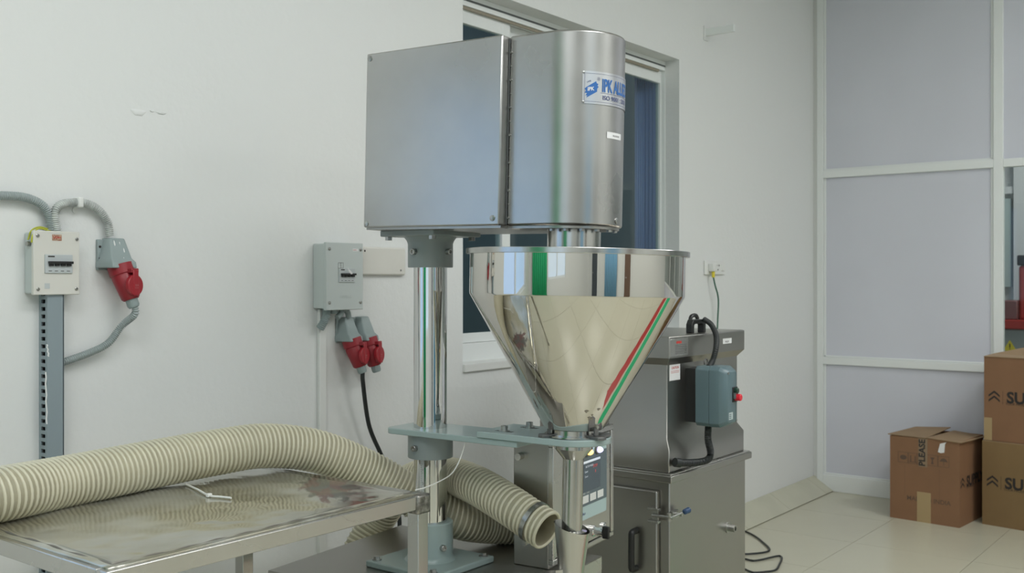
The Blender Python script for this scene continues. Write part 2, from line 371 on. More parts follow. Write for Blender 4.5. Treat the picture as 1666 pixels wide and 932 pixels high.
# unseen window added so its glowing pane mirrors blue in hood and hopper
def far_window(name, frame_boxes, pane_box, pm_):
    r = thing(name, '', ''); del r['label']; del r['category']; r['kind'] = 'structure'
    for a, b in frame_boxes: obj('window_frame', MB().box(a, b), M['alu'], r, smooth=0)
    obj('pane', MB().box(*pane_box), pm_, r, smooth=0)
a_, b_, c_, d_ = WINS[1]
far_window('unseen_window_2', [((a_, WY+.05, c_), (b_, WY+.1, c_+.05)), ((a_, WY+.05, d_-.05), (b_, WY+.1, d_)), ((a_, WY+.05, c_), (a_+.05, WY+.1, d_)), ((b_-.05, WY+.05, c_), (b_, WY+.1, d_)), ((-.05, WY+.04, c_), (.02, WY+.1, d_))],
           ((a_, WY+.10, c_), (b_, WY+.11, d_)), M['blue_pane'])
far_window('window_3', [((X0-.1, -.35, 1.0), (X0-.05, 1.05, 1.05)), ((X0-.1, -.35, 2.45), (X0-.05, 1.05, 2.5)), ((X0-.1, .32, 1.0), (X0-.04, .38, 2.5))],
           ((X0-.12, -.35, 1.0), (X0-.11, 1.05, 2.5)), M['dayl'])
for nm, xa, xb, mt in (('added_door_1', -1.75, -1.0, pm('dark_slate_door', (.06, .075, .09), .5)), ('added_door_2', 1.5, 2.1, pm('brown_door', (.16, .10, .07), .5))):  # unseen doors, added to mirror as dark shapes in the hopper
    d = thing(nm, '', ''); del d['label']; del d['category']; d['kind'] = 'structure'; d.location = (xa, Y0, 0)
    obj('door_leaf', MB().box((.05, 0, .01), (xb-xa-.05, .04, 2.05)), mt, d, smooth=0)
    obj('door_frame', MB().box((0, 0, 0), (.05, .07, 2.1)).box((xb-xa-.05, 0, 0), (xb-xa, .07, 2.1)).box((.05, 0, 2.05), (xb-xa-.05, .07, 2.1)), M['alu'], d, smooth=0)
    obj('door_handle', MB().cyl((.12, .04, 1.0), (.12, .09, 1.0), .01).cyl((.12, .085, 1.0), (.24, .085, 1.0), .009), M['bolt'], d)
# curtains on the far walls (seen only as reflections)
def curtain(name, p, q, z0, z1, mat, label):
    p = Vector(p); q = Vector(q); t = (q-p).normalized(); nn = Vector((-t.y, t.x, 0)); m = MB(); n = 40
    m.loft([[p + t*((q-p).length*i/n) + nn*.03*math.sin(i*1.1) + Vector((0, 0, z)) for i in range(n+1)] for z in (z0, z1)], cap=False, closed=False)
    o = obj(name, m, mat); s = o.modifiers.new('t', 'SOLIDIFY'); s.thickness = .004; return tag(o, label, 'curtain')
curtain('strip_curtain', (-2.1, 1.15, 0), (-2.1, 2.30, 0), .05, 2.7, M['grass_g'], 'green curtain hanging on the end wall, mirrored in the hopper rim')
curtain('strip_curtain', (-.2, -2.9, 0), (.9, -2.9, 0), .05, 2.6, M['blue_c'], 'light blue curtain behind the camera, mirrored in the hopper rim')
for i, (lx, ly, pw) in enumerate(LIGHTS):
    L = thing('ceiling_light', 'rectangular white ceiling light panel, number %s from the camera' % ('first second third fourth fifth'.split()[i]), 'ceiling light', (lx, ly, CZ), group='ceiling light panels')
    obj('frame', MB().box((-.6, -.32, -.05), (.6, .32, 0)), M['pvc_white'], L, smooth=0)
    obj('diffuser', MB().box((-.56, -.28, -.055), (.56, .28, -.05)), M['lamp'], L, smooth=0)

for nm, ya, yb_, mt, lb in (('reflection_strip', .42, .80, M['grass_g'], 'added green strip on the floor, only for its reflection in the hopper cone'), ('reflection_strip', .82, 1.10, M['redm'], 'added red strip beside the green one, only for its reflection in the hopper cone')):  # strips added out of view to colour the reflection in the cone
    o = obj(nm, MB().box((0, 0, 0), (3.4, yb_-ya, .003)), mt, smooth=0); o.location = (3.0-(ya-.42)*.6, 1.10-(ya-.42)*.8, 0); o.rotation_euler = (0, 0, -.65); tag(o, lb, 'reflection strip')
# ---- glazed aluminium partition at the far end
def pbar(name, y0, y1, z0, z1, x0=PX-.018, x1=PX+.03, mat=None): return struct(name, MB().box((x0, y0, z0), (x1, y1, z1)), mat or M['alu'], bevel=.003)
pbar('trim_1', 2.535, 2.578, 0, CZ); pbar('trim_2', 1.423, 1.478, 0, CZ)
pbar('trim_3', 1.478, 2.535, 2.09, 2.14); pbar('trim_4', 1.478, 2.535, .845, .893); pbar('trim_5', 1.478, 2.535, -.0, .108)
pbar('trim_6', -3, 1.423, 2.09, 2.14); pbar('trim_7', -3, 1.423, .845, .893); pbar('trim_8', -3, 1.423, 0, .108)
pbar('trim_9', .33, .385, 0, CZ); pbar('trim_10', -.76, -.705, 0, CZ); pbar('trim_15', -1.85, -1.795, 0, CZ)
pbar('trim_11', 2.578, WY, 0, CZ, PX-.004, PX+.03, M['pvc_white'])
# glazing beads
for z in (2.14, .893, .108): pbar('trim_12', 1.478, 2.535, z, z+.012, PX-.005, PX+.002)
for y in (2.518, 1.478): pbar('trim_13', y, y+.017, .12, 2.09, PX-.005, PX+.002); pbar('trim_13', y, y+.017, 2.152, CZ, PX-.005, PX+.002)
pt = thing('partition_panels', '', ''); del pt['label']; del pt['category']; pt['kind'] = 'structure'; pt.location = (PX, 0, 0); pt.name = 'wall_back'
def panel(y0, y1, z0, z1, mat, name='panel', t=.01): obj(name, MB().box((.002, y0, z0), (t, y1, z1)), mat, pt, smooth=0)
for a, b in ((1.478, 2.535), (.385, 1.423), (-.705, .33), (-1.795, -.76), (-3, -1.85)):
    panel(a, b, 2.14, CZ, M['board']); panel(a, b, .108, .845, M['board'])
    if a > 1.4: panel(a, b, .893, 2.09, M['board'])
    else: panel(a, b, .893, 2.09, M['glass_clear'], 'glass_pane', .008)
# the room beyond
struct('wall_beyond', MB().box((9.5, Y0, 0), (9.6, WY+.3, CZ)), M['wall'])
struct('trim_14', MB().box((9.40, 1.83, 0), (9.5, 1.92, CZ)).box((9.42, 1.92, 2.14), (9.5, 2.4, 2.2)).box((9.42, 1.2, 2.14), (9.5, 1.83, 2.2)), M['alu'])
struct('window_4', MB().box((9.44, 1.95, 1.35), (9.5, 2.4, 2.1)), pm('pale_green_glass', (.55, .68, .66), .3))
q = atX(1650, 470, 8.6)
rm = thing('red_machine', 'red and grey machine with black cap behind the partition glass', 'machine', (8.6, q.y, 0))
obj('base_cabinet', MB().box((0, -.7, 0), (.5, .12, 1.03)), M['greym'], rm, bevel=.01)
obj('work_ledge', MB().box((-.03, -.72, 1.03), (.5, .14, 1.10)), M['redm'], rm, bevel=.008)
obj('hopper_body', MB().box((.05, -.5, 1.10), (.4, -.02, 1.52)), M['redm'], rm, bevel=.02)
obj('cap', MB().box((.04, -.51, 1.52), (.41, -.01, 1.60)), M['black'], rm, bevel=.01)
obj('guard', MB().box((.02, -.02, 1.10), (.3, .10, 1.25)), pm('smoky_guard', (.25, .12, .12), .3), rm, bevel=.01)
m = MB(); pl = flat((-.001, .03, .86), (0, -1, 0), (0, 0, 1), (-1, 0, 0)); poly(m, [(-.05, 0), (.05, 0), (0, .085)], pl, .002)
obj('warning_triangle', m, M['yel'], rm, 'yellow warning triangle')
m = MB(); rect(m, -.004, .025, .004, .055, pl, .003); rect(m, -.004, .012, .004, .019, pl, .003); obj('warning_mark', m, M['ink'], rm)

# ---------------------------------------------------------------- wall marks and fittings
m = MB(); p = lambda x, y, d=.001: Vector((1.75+x, WY-d, 1.86+y))
c0 = atY(225, 183, WY); c1 = atY(262, 184, WY)
for c, sx, sy in ((c0, .022, .012), (atY(247, 181, WY), .007, .003), (c1, .016, .005)):
    pts = [(c.x + sx*math.cos(a)*(1+.3*math.sin(3*a)), c.z + sy*math.sin(a)*(1+.25*math.cos(2*a))) for a in [2*PI*k/14 for k in range(14)]]
    n0 = len(pts); m.add([(x, WY-.0005, z) for x, z in pts] + [(c.x+(x-c.x)*.6, WY-.003, c.z+(z-c.z)*.6) for x, z in pts],
        [tuple(range(n0, 2*n0))] + [(i, (i+1) % n0, n0+(i+1) % n0, n0+i) for i in range(n0)])
o = obj('plaster_patch', m, M['wall']); o['kind'] = 'structure'; o.name = 'trim_16'

# --- bracket arm high on the wall
t = thing('wall_bracket', 'small white bracket arm sticking out of the wall right of the window top', 'bracket', (5.115, WY, 2.76))
obj('arm', MB().box((-.012, -.175, -.005), (.012, 0, .035)), M['alu'], t, bevel=.002)
obj('fixing_plate', MB().box((-.025, -.006, -.03), (.025, 0, .05)), M['wall'], t, bevel=.002)
# --- small patch screw near
# --- switched socket with plug
t = thing('wall_socket', 'white switched wall socket plate right of the window with a plug in it', 'socket', (5.21, WY, 1.478))
obj('face_plate', MB().box((-.12, -.012, -.04), (.12, 0, .04)), M['pvc_white'], t, bevel=.004)
obj('switch', MB().box((.07, -.018, -.018), (.1, -.01, .018)), M['pvc_white'], t, bevel=.002)
m = MB()
for dx, dz in ((.02, .012), (.045, .012), (.032, -.012)): m.cyl((dx, -.0125, dz), (dx, -.013, dz), .005)
obj('socket_hole', m, M['ink'], t)
t = thing('power_plug', 'white plug with yellow collar in the wall socket', 'plug', (5.145, WY-.012, 1.478))
obj('plug_body', MB().box((-.022, -.035, -.022), (.022, 0, .022)), M['pvc_white'], t, bevel=.005)
obj('plug_collar', MB().cyl((0, -.02, -.02), (0, -.02, -.055), .009), M['yel'], t, 'yellow tape collar')
m = MB(); sweep(m, [(5.145, WY-.032, 1.425), (5.15, WY-.04, 1.38), (5.19, WY-.04, 1.30), (5.2, WY-.03, 1.15), (5.19, WY-.03, .9), (5.12, WY-.05, .5), (5.1, WY-.14, .13)], .0045, seg=8)
tag(obj('wall_cable', m, M['green_w']), 'dark green cord hanging down from the plug in the wall socket', 'cord')

# --- distribution box A (left) with slotted channel and conduits
A = thing('breaker_box', 'cream breaker box on top of the slotted grey channel', 'breaker box', (1.37, WY, 1.374))
def L_(x, y, z): return Vector((x, y, z)) - A.location
obj('enclosure', MB().box(L_(1.311, WY-.040, 1.374), L_(1.4315, WY, 1.532)), M['grey_box'], A, bevel=.004)
obj('cover', MB().box(L_(1.309, WY-.051, 1.371), L_(1.4335, WY-.040, 1.536)), M['cream_box'], A, bevel=.002)
def breaker(par, P, wd, ht, L):                # P: lower-left-front point mapper (x right, z up, y out)
    obj('breaker_bezel', MB().box(L(0, 0, -.001), L(wd, ht, .004)), M['breaker'], par, bevel=.0008)
    obj('lever_bar', MB().box(L(wd*.10, ht*.50, .004), L(wd*.97, ht*.64, .014)), M['black'], par, bevel=.001)
    lv = MB()
    for k in range(4):
        x = wd*(.13+.215*k); lv.box(L(x, ht*.38, .004), L(x+wd*.15, ht*.52, .009))
    obj('lever', lv, M['black'], par)
    sl = MB()
    for k in range(4):
        x = wd*(.12+.22*k); sl.box(L(x, ht*.10, .0041), L(x+wd*.12, ht*.13, .0044))
    obj('breaker_badge', MB().box(L(wd*.1, ht*.86, .0041), L(wd*.34, ht*.93, .0044)), M['ink'], par)
    obj('breaker_print', sl, M['ink'], par)
def mapA(x0, z0, yf): return lambda x, y, d: Vector((x0+x, yf-d, z0+y))
breaker(A, None, .074, .048, lambda x, y, d: L_(1.338+x, WY-.051-d, 1.427+y))
m = MB()
for x, z in ((1.320, 1.523), (1.425, 1.517), (1.321, 1.386), (1.424, 1.386)):
    sc = obj('screw', MB().lathe([(.0045, 0), (.0045, .002), (.003, .0032)], L_(x, WY-.051, z), (0, -1, 0), 12), M['bolt'], A)
    obj('screw_slot', MB().box(L_(x-.0035, WY-.0548, z-.0007), L_(x+.0035, WY-.054, z+.0007)), M['ink'], sc)
m = MB(); pl = flat(L_(1.358, WY-.0512, 1.511), (1, 0, 0), (0, 0, 1), (0, -1, 0))
rect(m, 0, 0, .026, .016, pl, .0003); obj('maker_badge', m, pm('worn_badge', (.55, .42, .30), .5, var=.5, vscale=250, col2=(.30, .10, .06)), A)
m = MB(); text(m, 'Utter', .010, lambda x, y, d: pl(x+.002, y+.006, .0006), bold=.01); obj('badge_lettering', m, M['red_ink'], A)
m = MB(); rect(m, -.02, -.124, -.006, -.110, pl, .0004); obj('inspection_sticker', m, M['breaker'], A)
m = MB(); rect(m, -.002, .019, .03, .020, pl, .0003); obj('scratch', m, M['grey_box'], A)
m = MB(); sweep(m, [L_(1.365, WY-.03, 1.536), L_(1.335, WY-.035, 1.542), L_(1.318, WY-.042, 1.535), L_(1.308, WY-.047, 1.520), L_(1.3075, WY-.045, 1.505)], .0022, .004, 8)
sweep(m, [L_(1.37, WY-.02, 1.54), L_(1.34, WY-.025, 1.546), L_(1.313, WY-.034, 1.536), L_(1.306, WY-.030, 1.512)], .0022, .004, 8)
obj('earth_wire', m, M['yellow_w'], A)
obj('earth_screw', MB().cyl(L_(1.311, WY-.03, 1.502), L_(1.302, WY-.03, 1.502), .0065), M['bolt'], A)
# channel
C = thing('cable_channel', 'blue grey slotted cable channel running down the wall under the cream breaker box', 'cable channel', (1.37, WY, .02))
x0, x1, yf = 1.350, 1.395, WY-.043
def C_(x, y, z): return Vector((x, y, z)) - C.location
obj('cover', MB().box(C_(x0+.002, yf, .02), C_(x1, yf+.003, 1.374)), M['chan'], C, bevel=.001)
obj('side_wall', MB().box(C_(x1-.003, yf, .02), C_(x1, WY, 1.374)), M['chan'], C)
obj('slot_dark_sheet', MB().box(C_(x0+.012, yf+.004, .02), C_(x0+.014, WY, 1.374)), M['black'], C)  # black sheet set inside so the open slots look dark
m = MB().box(C_(x0, yf, .02), C_(x0+.003, yf+.011, 1.374)).box(C_(x0, WY-.011, .02), C_(x0+.003, WY, 1.374))
z = .03
fin0 = None
obj('slotted_wall_edge', m, M['chan'], C)
pitch = .0194; k = 0
while .02 + pitch*k < 1.36:
    if fin0 is None: fin0 = obj('finger', MB().box(C_(x0, yf+.011, .02), C_(x0+.003, WY-.011, .0295)), M['chan'], C, smooth=0)
    else: f = fin0.copy(); COL.objects.link(f); f.location.z = pitch*k
    k += 1
for (u0, v0, u1, v1) in ((76, 560, 79, 580), (74, 605, 76, 690)):
    a = atY(u0, v0, yf); b = atY(u1, v1, yf); mm = MB(); n = 9
    ptsl = [(a.x + (b.x-a.x)*k/n + .0012*math.sin(k*2.1), a.z + (b.z-a.z)*k/n) for k in range(n+1)]
    mm.loft([[C_(x-w_, yf-.0004, z) for x, z in ptsl] for w_ in (-.0022, .0018)], cap=False, closed=False); obj('paint_smear', mm, M['paint_spl'], C)
# conduits
m = MB(); pts = [atY(-60, 318, WY-.02), atY(0, 318, WY-.02), atY(40, 321, WY-.02), atY(68, 333, WY-.02), atY(80, 352, WY-.02), (1.372, WY-.02, 1.534)]
sweep(m, pts, bumpy(.0098, .0019, .0052), .0009, 14)
tag(obj('corrugated_conduit', m, M['flex']), 'grey corrugated conduit entering the cream breaker box from the left edge', 'conduit')
m = MB(); pts = [(1.385, WY-.027, 1.536), atY(89, 350, WY-.027), atY(96, 335, WY-.024), atY(112, 330, WY-.02), atY(140, 331, WY-.02), atY(162, 343, WY-.02), atY(175, 362, WY-.02), atY(179, 384, WY-.022)]
sweep(m, pts, bumpy(.0098, .0019, .0052), .0009, 14)
tag(obj('corrugated_conduit', m, M['flex_w']), 'paint-splashed corrugated conduit arching from cream breaker box to the single red socket', 'conduit')
p = atY(122, 330, WY)
t = thing('conduit_clip', 'white clip on the arched conduit beside the cream breaker box', 'clip', p)
obj('band', MB().box((-.008, -.033, -.014), (.008, 0, .014)), M['pvc_white'], t, bevel=.004)
obj('screw_ear', MB().cyl((-.001, -.004, -.02), (-.001, 0, -.02), .008), M['pvc_white'], t)

# --- red industrial sockets
def hullhood(par, x, zt, wd=.090, d=1.0):       # grey backing shell: narrow at top, wide and deep at the foot
    hw = wd/2; m = MB()
    def R_(z, w, dep): return [Vector((x-w, 0, z)), Vector((x+w, 0, z)), Vector((x+w, -dep*.55, z)), Vector((x+w*.72, -dep, z)), Vector((x-w*.72, -dep, z)), Vector((x-w, -dep*.55, z))]
    m.loft([R_(zt, hw*.62, .030), R_(zt-.012, hw*.70, .034), R_(zt-.055, hw*.92, .052), R_(zt-.066, hw*1.06, .066), R_(zt-.082, hw*1.08, .070)])
    return obj('shell', m, M['grey_pl'], par, bevel=.003)
def ceesocket(par, x, zt, ang=14, seg_plug=True):
    """red socket body leaning out of the shell, with plug, round lid and gland"""
    a = math.radians(ang); top = Vector((x, -.040, zt-.074)); dr = Vector((math.sin(a)*.75, -math.sin(a)*.9, -1)).normalized()
    m = MB().lathe([(.034, 0), (.034, .026), (.031, .028), (.031, .034), (.0315, .035), (.025, .094), (.020, .100)], top, dr, 28)
    body = obj('red_socket_body', m, M['red_pl'], par)
    e = top + dr*.099
    gl = MB().lathe([(.0165, 0), (.0165, .018), (.013, .024)], e, dr, 10); obj('cable_gland', gl, M['grey_pl'], par)
    # round lid on the front, hinge tab above
    c = top + dr*.060 + Vector((.006, -.034, .002)); ax = Vector((.30, -1, .05)).normalized()
    lid = MB().lathe([(.029, -.008), (.029, 0), (.027, .002)], c, ax, 28); lo = obj('lid', lid, M['red_dark'], par)
    e1 = ax.cross(Vector((0, 0, 1))).normalized()*-1; up = e1.cross(ax)*-1
    if up.z < 0: up = -up
    if e1.x < 0: e1 = -e1
    tab = MB(); Mt = Matrix((( e1.x, up.x, ax.x, c.x), (e1.y, up.y, ax.y, c.y), (e1.z, up.z, ax.z, c.z), (0, 0, 0, 1)))
    tab.box((-.010, -.029, -.001), (.010, .042, .0038), Mt)
    obj('latch_strap', tab, M['red_dark'], par, bevel=.002)
    tab = MB(); tab.box((-.014, .034, -.018), (.013, .046, .002), Mt); obj('hinge', tab, M['red_pl'], par, bevel=.002)
    mt = MB(); text(mt, '32A', .008, lambda x_, y_, d: Mt @ Vector((x_-.006, y_-.003, .0042))); text(mt, '6h 415V', .0045, lambda x_, y_, d: Mt @ Vector((x_-.0075, y_-.009, .0042)))
    obj('lid_marking', mt, pm('pale_red_mark', (.55, .2, .2), .5), par)
    return e + dr*.024
S1 = thing('industrial_socket', 'single red industrial socket in a paint-splashed grey housing right of the cream breaker box', 'socket', (1.555, WY, 1.44))
obj('back_plate', MB().box((-.047, -.010, -.004), (.030, 0, .080)), M['grey_pl'], S1, bevel=.002)
hullhood(S1, 0, .084)
m = MB()
for z in (.060, .028): m.cyl((-.040, -.0102, z), (-.040, -.0108, z), .0035)
obj('screw_hole', m, M['ink'], S1)
e = ceesocket(S1, 0, .084, 17)
m = MB()
for (x, z, h) in ((-.012, .07, .018), (.004, .066, .03), (.012, .05, .016), (.018, .03, .02), (.006, .028, .014)):
    y = -.0345-(.084-z)*.36
    m.lathe([(.0006, 0), (.0022, h*.3), (.0018, h*.7), (.0004, h)], (x, y+.002-.006*0, z-h*.5), (0, .30, 1), 8)
obj('paint_run', m, M['paint_spl'], S1)
endA = Vector(S1.location) + e
m = MB(); sweep(m, [endA + Vector((0, 0, .006)), endA+Vector((.002, 0, -.018)), atY(198, 530, WY-.035), atY(176, 558, WY-.03), atY(145, 574, WY-.025), atY(106, 588, WY-.022), atY(97, 591, WY-.02)], bumpy(.0088, .0018, .0052), .0009, 14)
tag(obj('corrugated_conduit', m, M['flex']), 'grey corrugated conduit looping from the single red socket down to the slotted channel', 'conduit')

# --- distribution box B with double sockets
B = thing('breaker_box', 'light grey breaker box above the pair of red sockets', 'breaker box', (2.36, WY, 1.311))
def B_(x, y, z): return Vector((x, y, z)) - B.location
obj('enclosure', MB().box(B_(2.282, WY-.055, 1.314), B_(2.445, WY, 1.530)), M['grey_box'], B, bevel=.004)
obj('cover', MB().box(B_(2.280, WY-.069, 1.309), B_(2.446, WY-.055, 1.534)), M['grey_box'], B, bevel=.002)
for x, z in ((2.293, 1.512), (2.434, 1.512), (2.293, 1.334), (2.434, 1.334)):
    obj('screw', MB().lathe([(.0055, 0), (.0055, .002), (.003, .004)], B_(x, WY-.069, z), (0, -1, 0), 12), M['bolt'], B)
breaker(B, None, .072, .046, lambda x, y, d: B_(2.333+x, WY-.069-d, 1.402+y))
m = MB(); pl = flat(B_(2.331, WY-.069, 1.448), (1, 0, 0), (0, 0, 1), (0, -1, 0))
for a, b, c, d in ((0, 0, .024, .001), (0, .018, .024, .019), (0, 0, .001, .019), (.0115, 0, .0125, .019), (.023, 0, .024, .019)): rect(m, a, b, c, d, pl, .0005)
obj('printed_symbol', m, M['ink'], B)
m = MB(); poly(m, [(.028, .004), (.036, -.004), (.048, -.012), (.052, -.018), (.044, -.020), (.034, -.010)], pl, .016); obj('paper_scrap', m, M['white_l'], B)
m = MB(); rect(m, .066, .058, .092, .067, pl, .0006); obj('small_sticker', m, M['white_l'], B)
m = MB(); text(m, 'KARITE', .0045, lambda x, y, d: pl(x+.068, y+.061, .0009)); obj('sticker_lettering', m, M['red_ink'], B)
m = MB(); text(m, 'HAVELLS', .013, lambda x, y, d: pl(x+.008, y-.100, .0006)); obj('embossed_lettering', m, pm('embossed_grey', (.48, .53, .52), .4), B)
for (xx, rr) in ((2.30, .017),):
    m = MB(); sweep(m, [B_(2.315, WY-.03, 1.318), B_(2.31, WY-.035, 1.29), B_(2.30, WY-.028, 1.262), B_(2.296, WY-.02, 1.248)], bumpy(.0135, .0012, .005), .0012, 12); obj('cable_elbow', m, M['grey_pl'], B)
m = MB(); m.cyl(B_(2.345, WY-.03, 1.312), B_(2.345, WY-.03, 1.296), .015); sweep(m, [B_(2.385, WY-.03, 1.313), B_(2.375, WY-.035, 1.295), B_(2.358, WY-.035, 1.283)], .010, .004, 12)
sweep(m, [B_(2.388, WY-.03, 1.313), B_(2.408, WY-.032, 1.300), B_(2.416, WY-.03, 1.280)], .010, .004, 12); obj('gland', m, M['grey_pl'], B)
t = thing('blank_wall_plate', 'cream blank wall plate directly right of the light grey breaker box', 'wall plate', (2.59, WY, 1.476))
obj('plate', MB().box((-.135, -.016, -.050), (.122, 0, .050)), M['cream_box'], t, bevel=.006)
obj('screw', MB().cyl((-.085, -.0162, .035), (-.085, -.0172, .035), .0035), M['ink'], t); obj('screw', MB().cyl((.095, -.0162, -.032), (.095, -.018, -.032), .0035), M['bolt'], t)
m = MB().box((2.300, WY-.014, .1), (2.330, WY, 1.312)); o = obj('cable_trunking', m, M['pvc_white'], bevel=.002); screen_origin(o, (2.315, WY, .1))
tag(o, 'thin white cable trunking running down the wall under the light grey breaker box', 'trunking')
S2 = thing('industrial_socket', 'left red industrial socket of the pair under the light grey breaker box', 'socket', (2.418, WY, 1.198), group='pair of red sockets')
S3 = thing('industrial_socket', 'right red industrial socket of the pair under the light grey breaker box', 'socket', (2.494, WY, 1.198), group='pair of red sockets')
for S in (S2, S3):
    obj('back_plate', MB().box((-.037, -.008, -.002), (.037, 0, .082)), M['grey_pl'], S, bevel=.002)
    hullhood(S, 0, .084, .074); e = ceesocket(S, 0, .084, 17 if S == S2 else 14)
    if S == S2: endB = Vector(S.location) + e
m = MB(); sweep(m, [endB+Vector((0, 0, .012)), endB+Vector((.0, 0, -.03)), atY(600, 690, WY-.05), atY(618, 735, WY-.05), atY(634, 772, WY-.06), atY(650, 850, WY-.08), atY(640, 990, WY-.10)], .0075, seg=10)
tag(obj('hanging_cable', m, M['rubber']), 'black cable hanging from the left socket of the pair down behind the hose', 'cable')

# ---------------------------------------------------------------- low steel bench under the machine
PA = math.radians(6.9); TZ = .615
bench = thing('steel_bench', 'low stainless steel bench carrying the filling machine and control box', 'bench', (1.80, 2.236, 0), PA)
BL, BW = .60, .72
obj('bench_top', MB().box((0, -BW, TZ-.003), (BL, 0, TZ)), M['dark_steel'], bench, bevel=.001)
m = MB()
for a, b in (((0, -BW, TZ-.04), (BL, -BW+.04, TZ-.003)), ((0, -.04, TZ-.04), (BL, 0, TZ-.003)), ((0, -BW+.04, TZ-.04), (.04, -.04, TZ-.003)), ((BL-.04, -BW+.04, TZ-.04), (BL, -.04, TZ-.003))): m.box(a, b)
obj('top_frame', m, M['steel'], bench)
for x in (0, BL-.04):
    for y in (-BW, -.04): obj('leg', MB().box((x, y, 0), (x+.04, y+.04, TZ-.04)), M['steel'], bench, bevel=.002)

# ---------------------------------------------------------------- front worktable
T = thing('worktable', 'stainless steel worktable with a stained sheet top carrying the long hose', 'table', (1.0, 1.692, 0))
tx, ty, tz = .852, .71, .886
m = MB(); nx, ny = 24, 20; top = []
for j in range(ny+1):
    for i in range(nx+1):
        x = .012+(tx-.024)*i/nx; y = .012+(ty-.024)*j/ny
        top.append((x, y, tz+.0022+.0012*math.sin(i*.9+j*.35)*math.sin(j*.7)))
m.add(top, [(j*(nx+1)+i, j*(nx+1)+i+1, (j+1)*(nx+1)+i+1, (j+1)*(nx+1)+i) for j in range(ny) for i in range(nx)])
ft = obj('tabletop', m, M['film'], T, smooth=60); s = ft.modifiers.new('s', 'SOLIDIFY'); s.thickness = .003
rails = [((0, 0, tz-.034), (tx, .034, tz)), ((0, ty-.034, tz-.034), (tx, ty, tz)), ((0, .034, tz-.034), (.034, ty-.034, tz)), ((tx-.034, .034, tz-.034), (tx, ty-.034, tz))]
for a, b in rails: obj('rail', MB().box(a, b), M['steel'], T, bevel=.002)
for x in (0, tx-.036):
    for y in (0, ty-.036): obj('leg', MB().box((x, y, 0), (x+.036, y+.036, tz-.034)), M['steel'], T, bevel=.002)
obj('adjuster_cap', MB().box((tx-.042, -.006, tz-.045), (tx+.004, .04, tz+.002)), pm('welded_corner', (.42, .40, .37), .4, 1, var=.6, vscale=70, bump=.8, bscale=120), T, 'rough welded corner', bevel=.005)
# bead of dried sealant along the front and left edges of the sheet
m = MB(); sweep(m, [(.03+.79*k/12, .030+.002*math.sin(k*2.3), tz+.002) for k in range(13)], lambda s, L: .0016+.0011*math.sin(s*90), .008, 6); sweep(m, [(.03+.002*math.sin(k*1.7), .03+.64*k/12, tz+.002) for k in range(13)], lambda s, L: .0018+.0014*math.sin(s*70), .008, 6)
obj('sealant_bead', m, pm('dark_sealant', (.15, .14, .12), .4), T)
m = MB()
def blob(cx, cy, rx, ry, seed):
    random.seed(seed); ph = [random.uniform(0, 6) for _ in range(4)]
    return [(cx+rx*math.cos(a)*(1+.18*math.sin(3*a+ph[0])+.13*math.sin(7*a+ph[1])), cy+ry*math.sin(a)*(1+.2*math.sin(4*a+ph[2])+.1*math.sin(9*a+ph[3]))) for a in [2*PI*k/48 for k in range(48)]]

# cable tie lying on the table
a = atZ(303, 788, tz+.006); b = atZ(340, 806, tz+.006); c = atZ(376, 810, tz+.006)
t = thing('cable_tie', 'white bent cable tie lying on the worktable in front of the hose', 'cable tie', b)
m = MB(); sweep(m, [a-b, (a-b)*.5+Vector((0, 0, .001)), Vector((0, 0, 0)), (c-b)*.5, c-b], .0026, .004, 8); obj('strap', m, M['white_w'], t)
obj('tie_head', MB().box((-.006, -.005, -.003), (.006, .005, .005)), M['white_w'], t, bevel=.001)
m = MB(); sweep(m, [atD(676, 797, 2.50), atD(692, 793, 2.54), atD(715, 783, 2.6), atD(735, 770, 2.66), atD(748, 748, 2.70), atD(757, 721, 2.70)], .0016, .006, 6)
tag(obj('thin_string', m, M['white_w']), 'thin white string rising from the worktable corner to the machine arm', 'string')

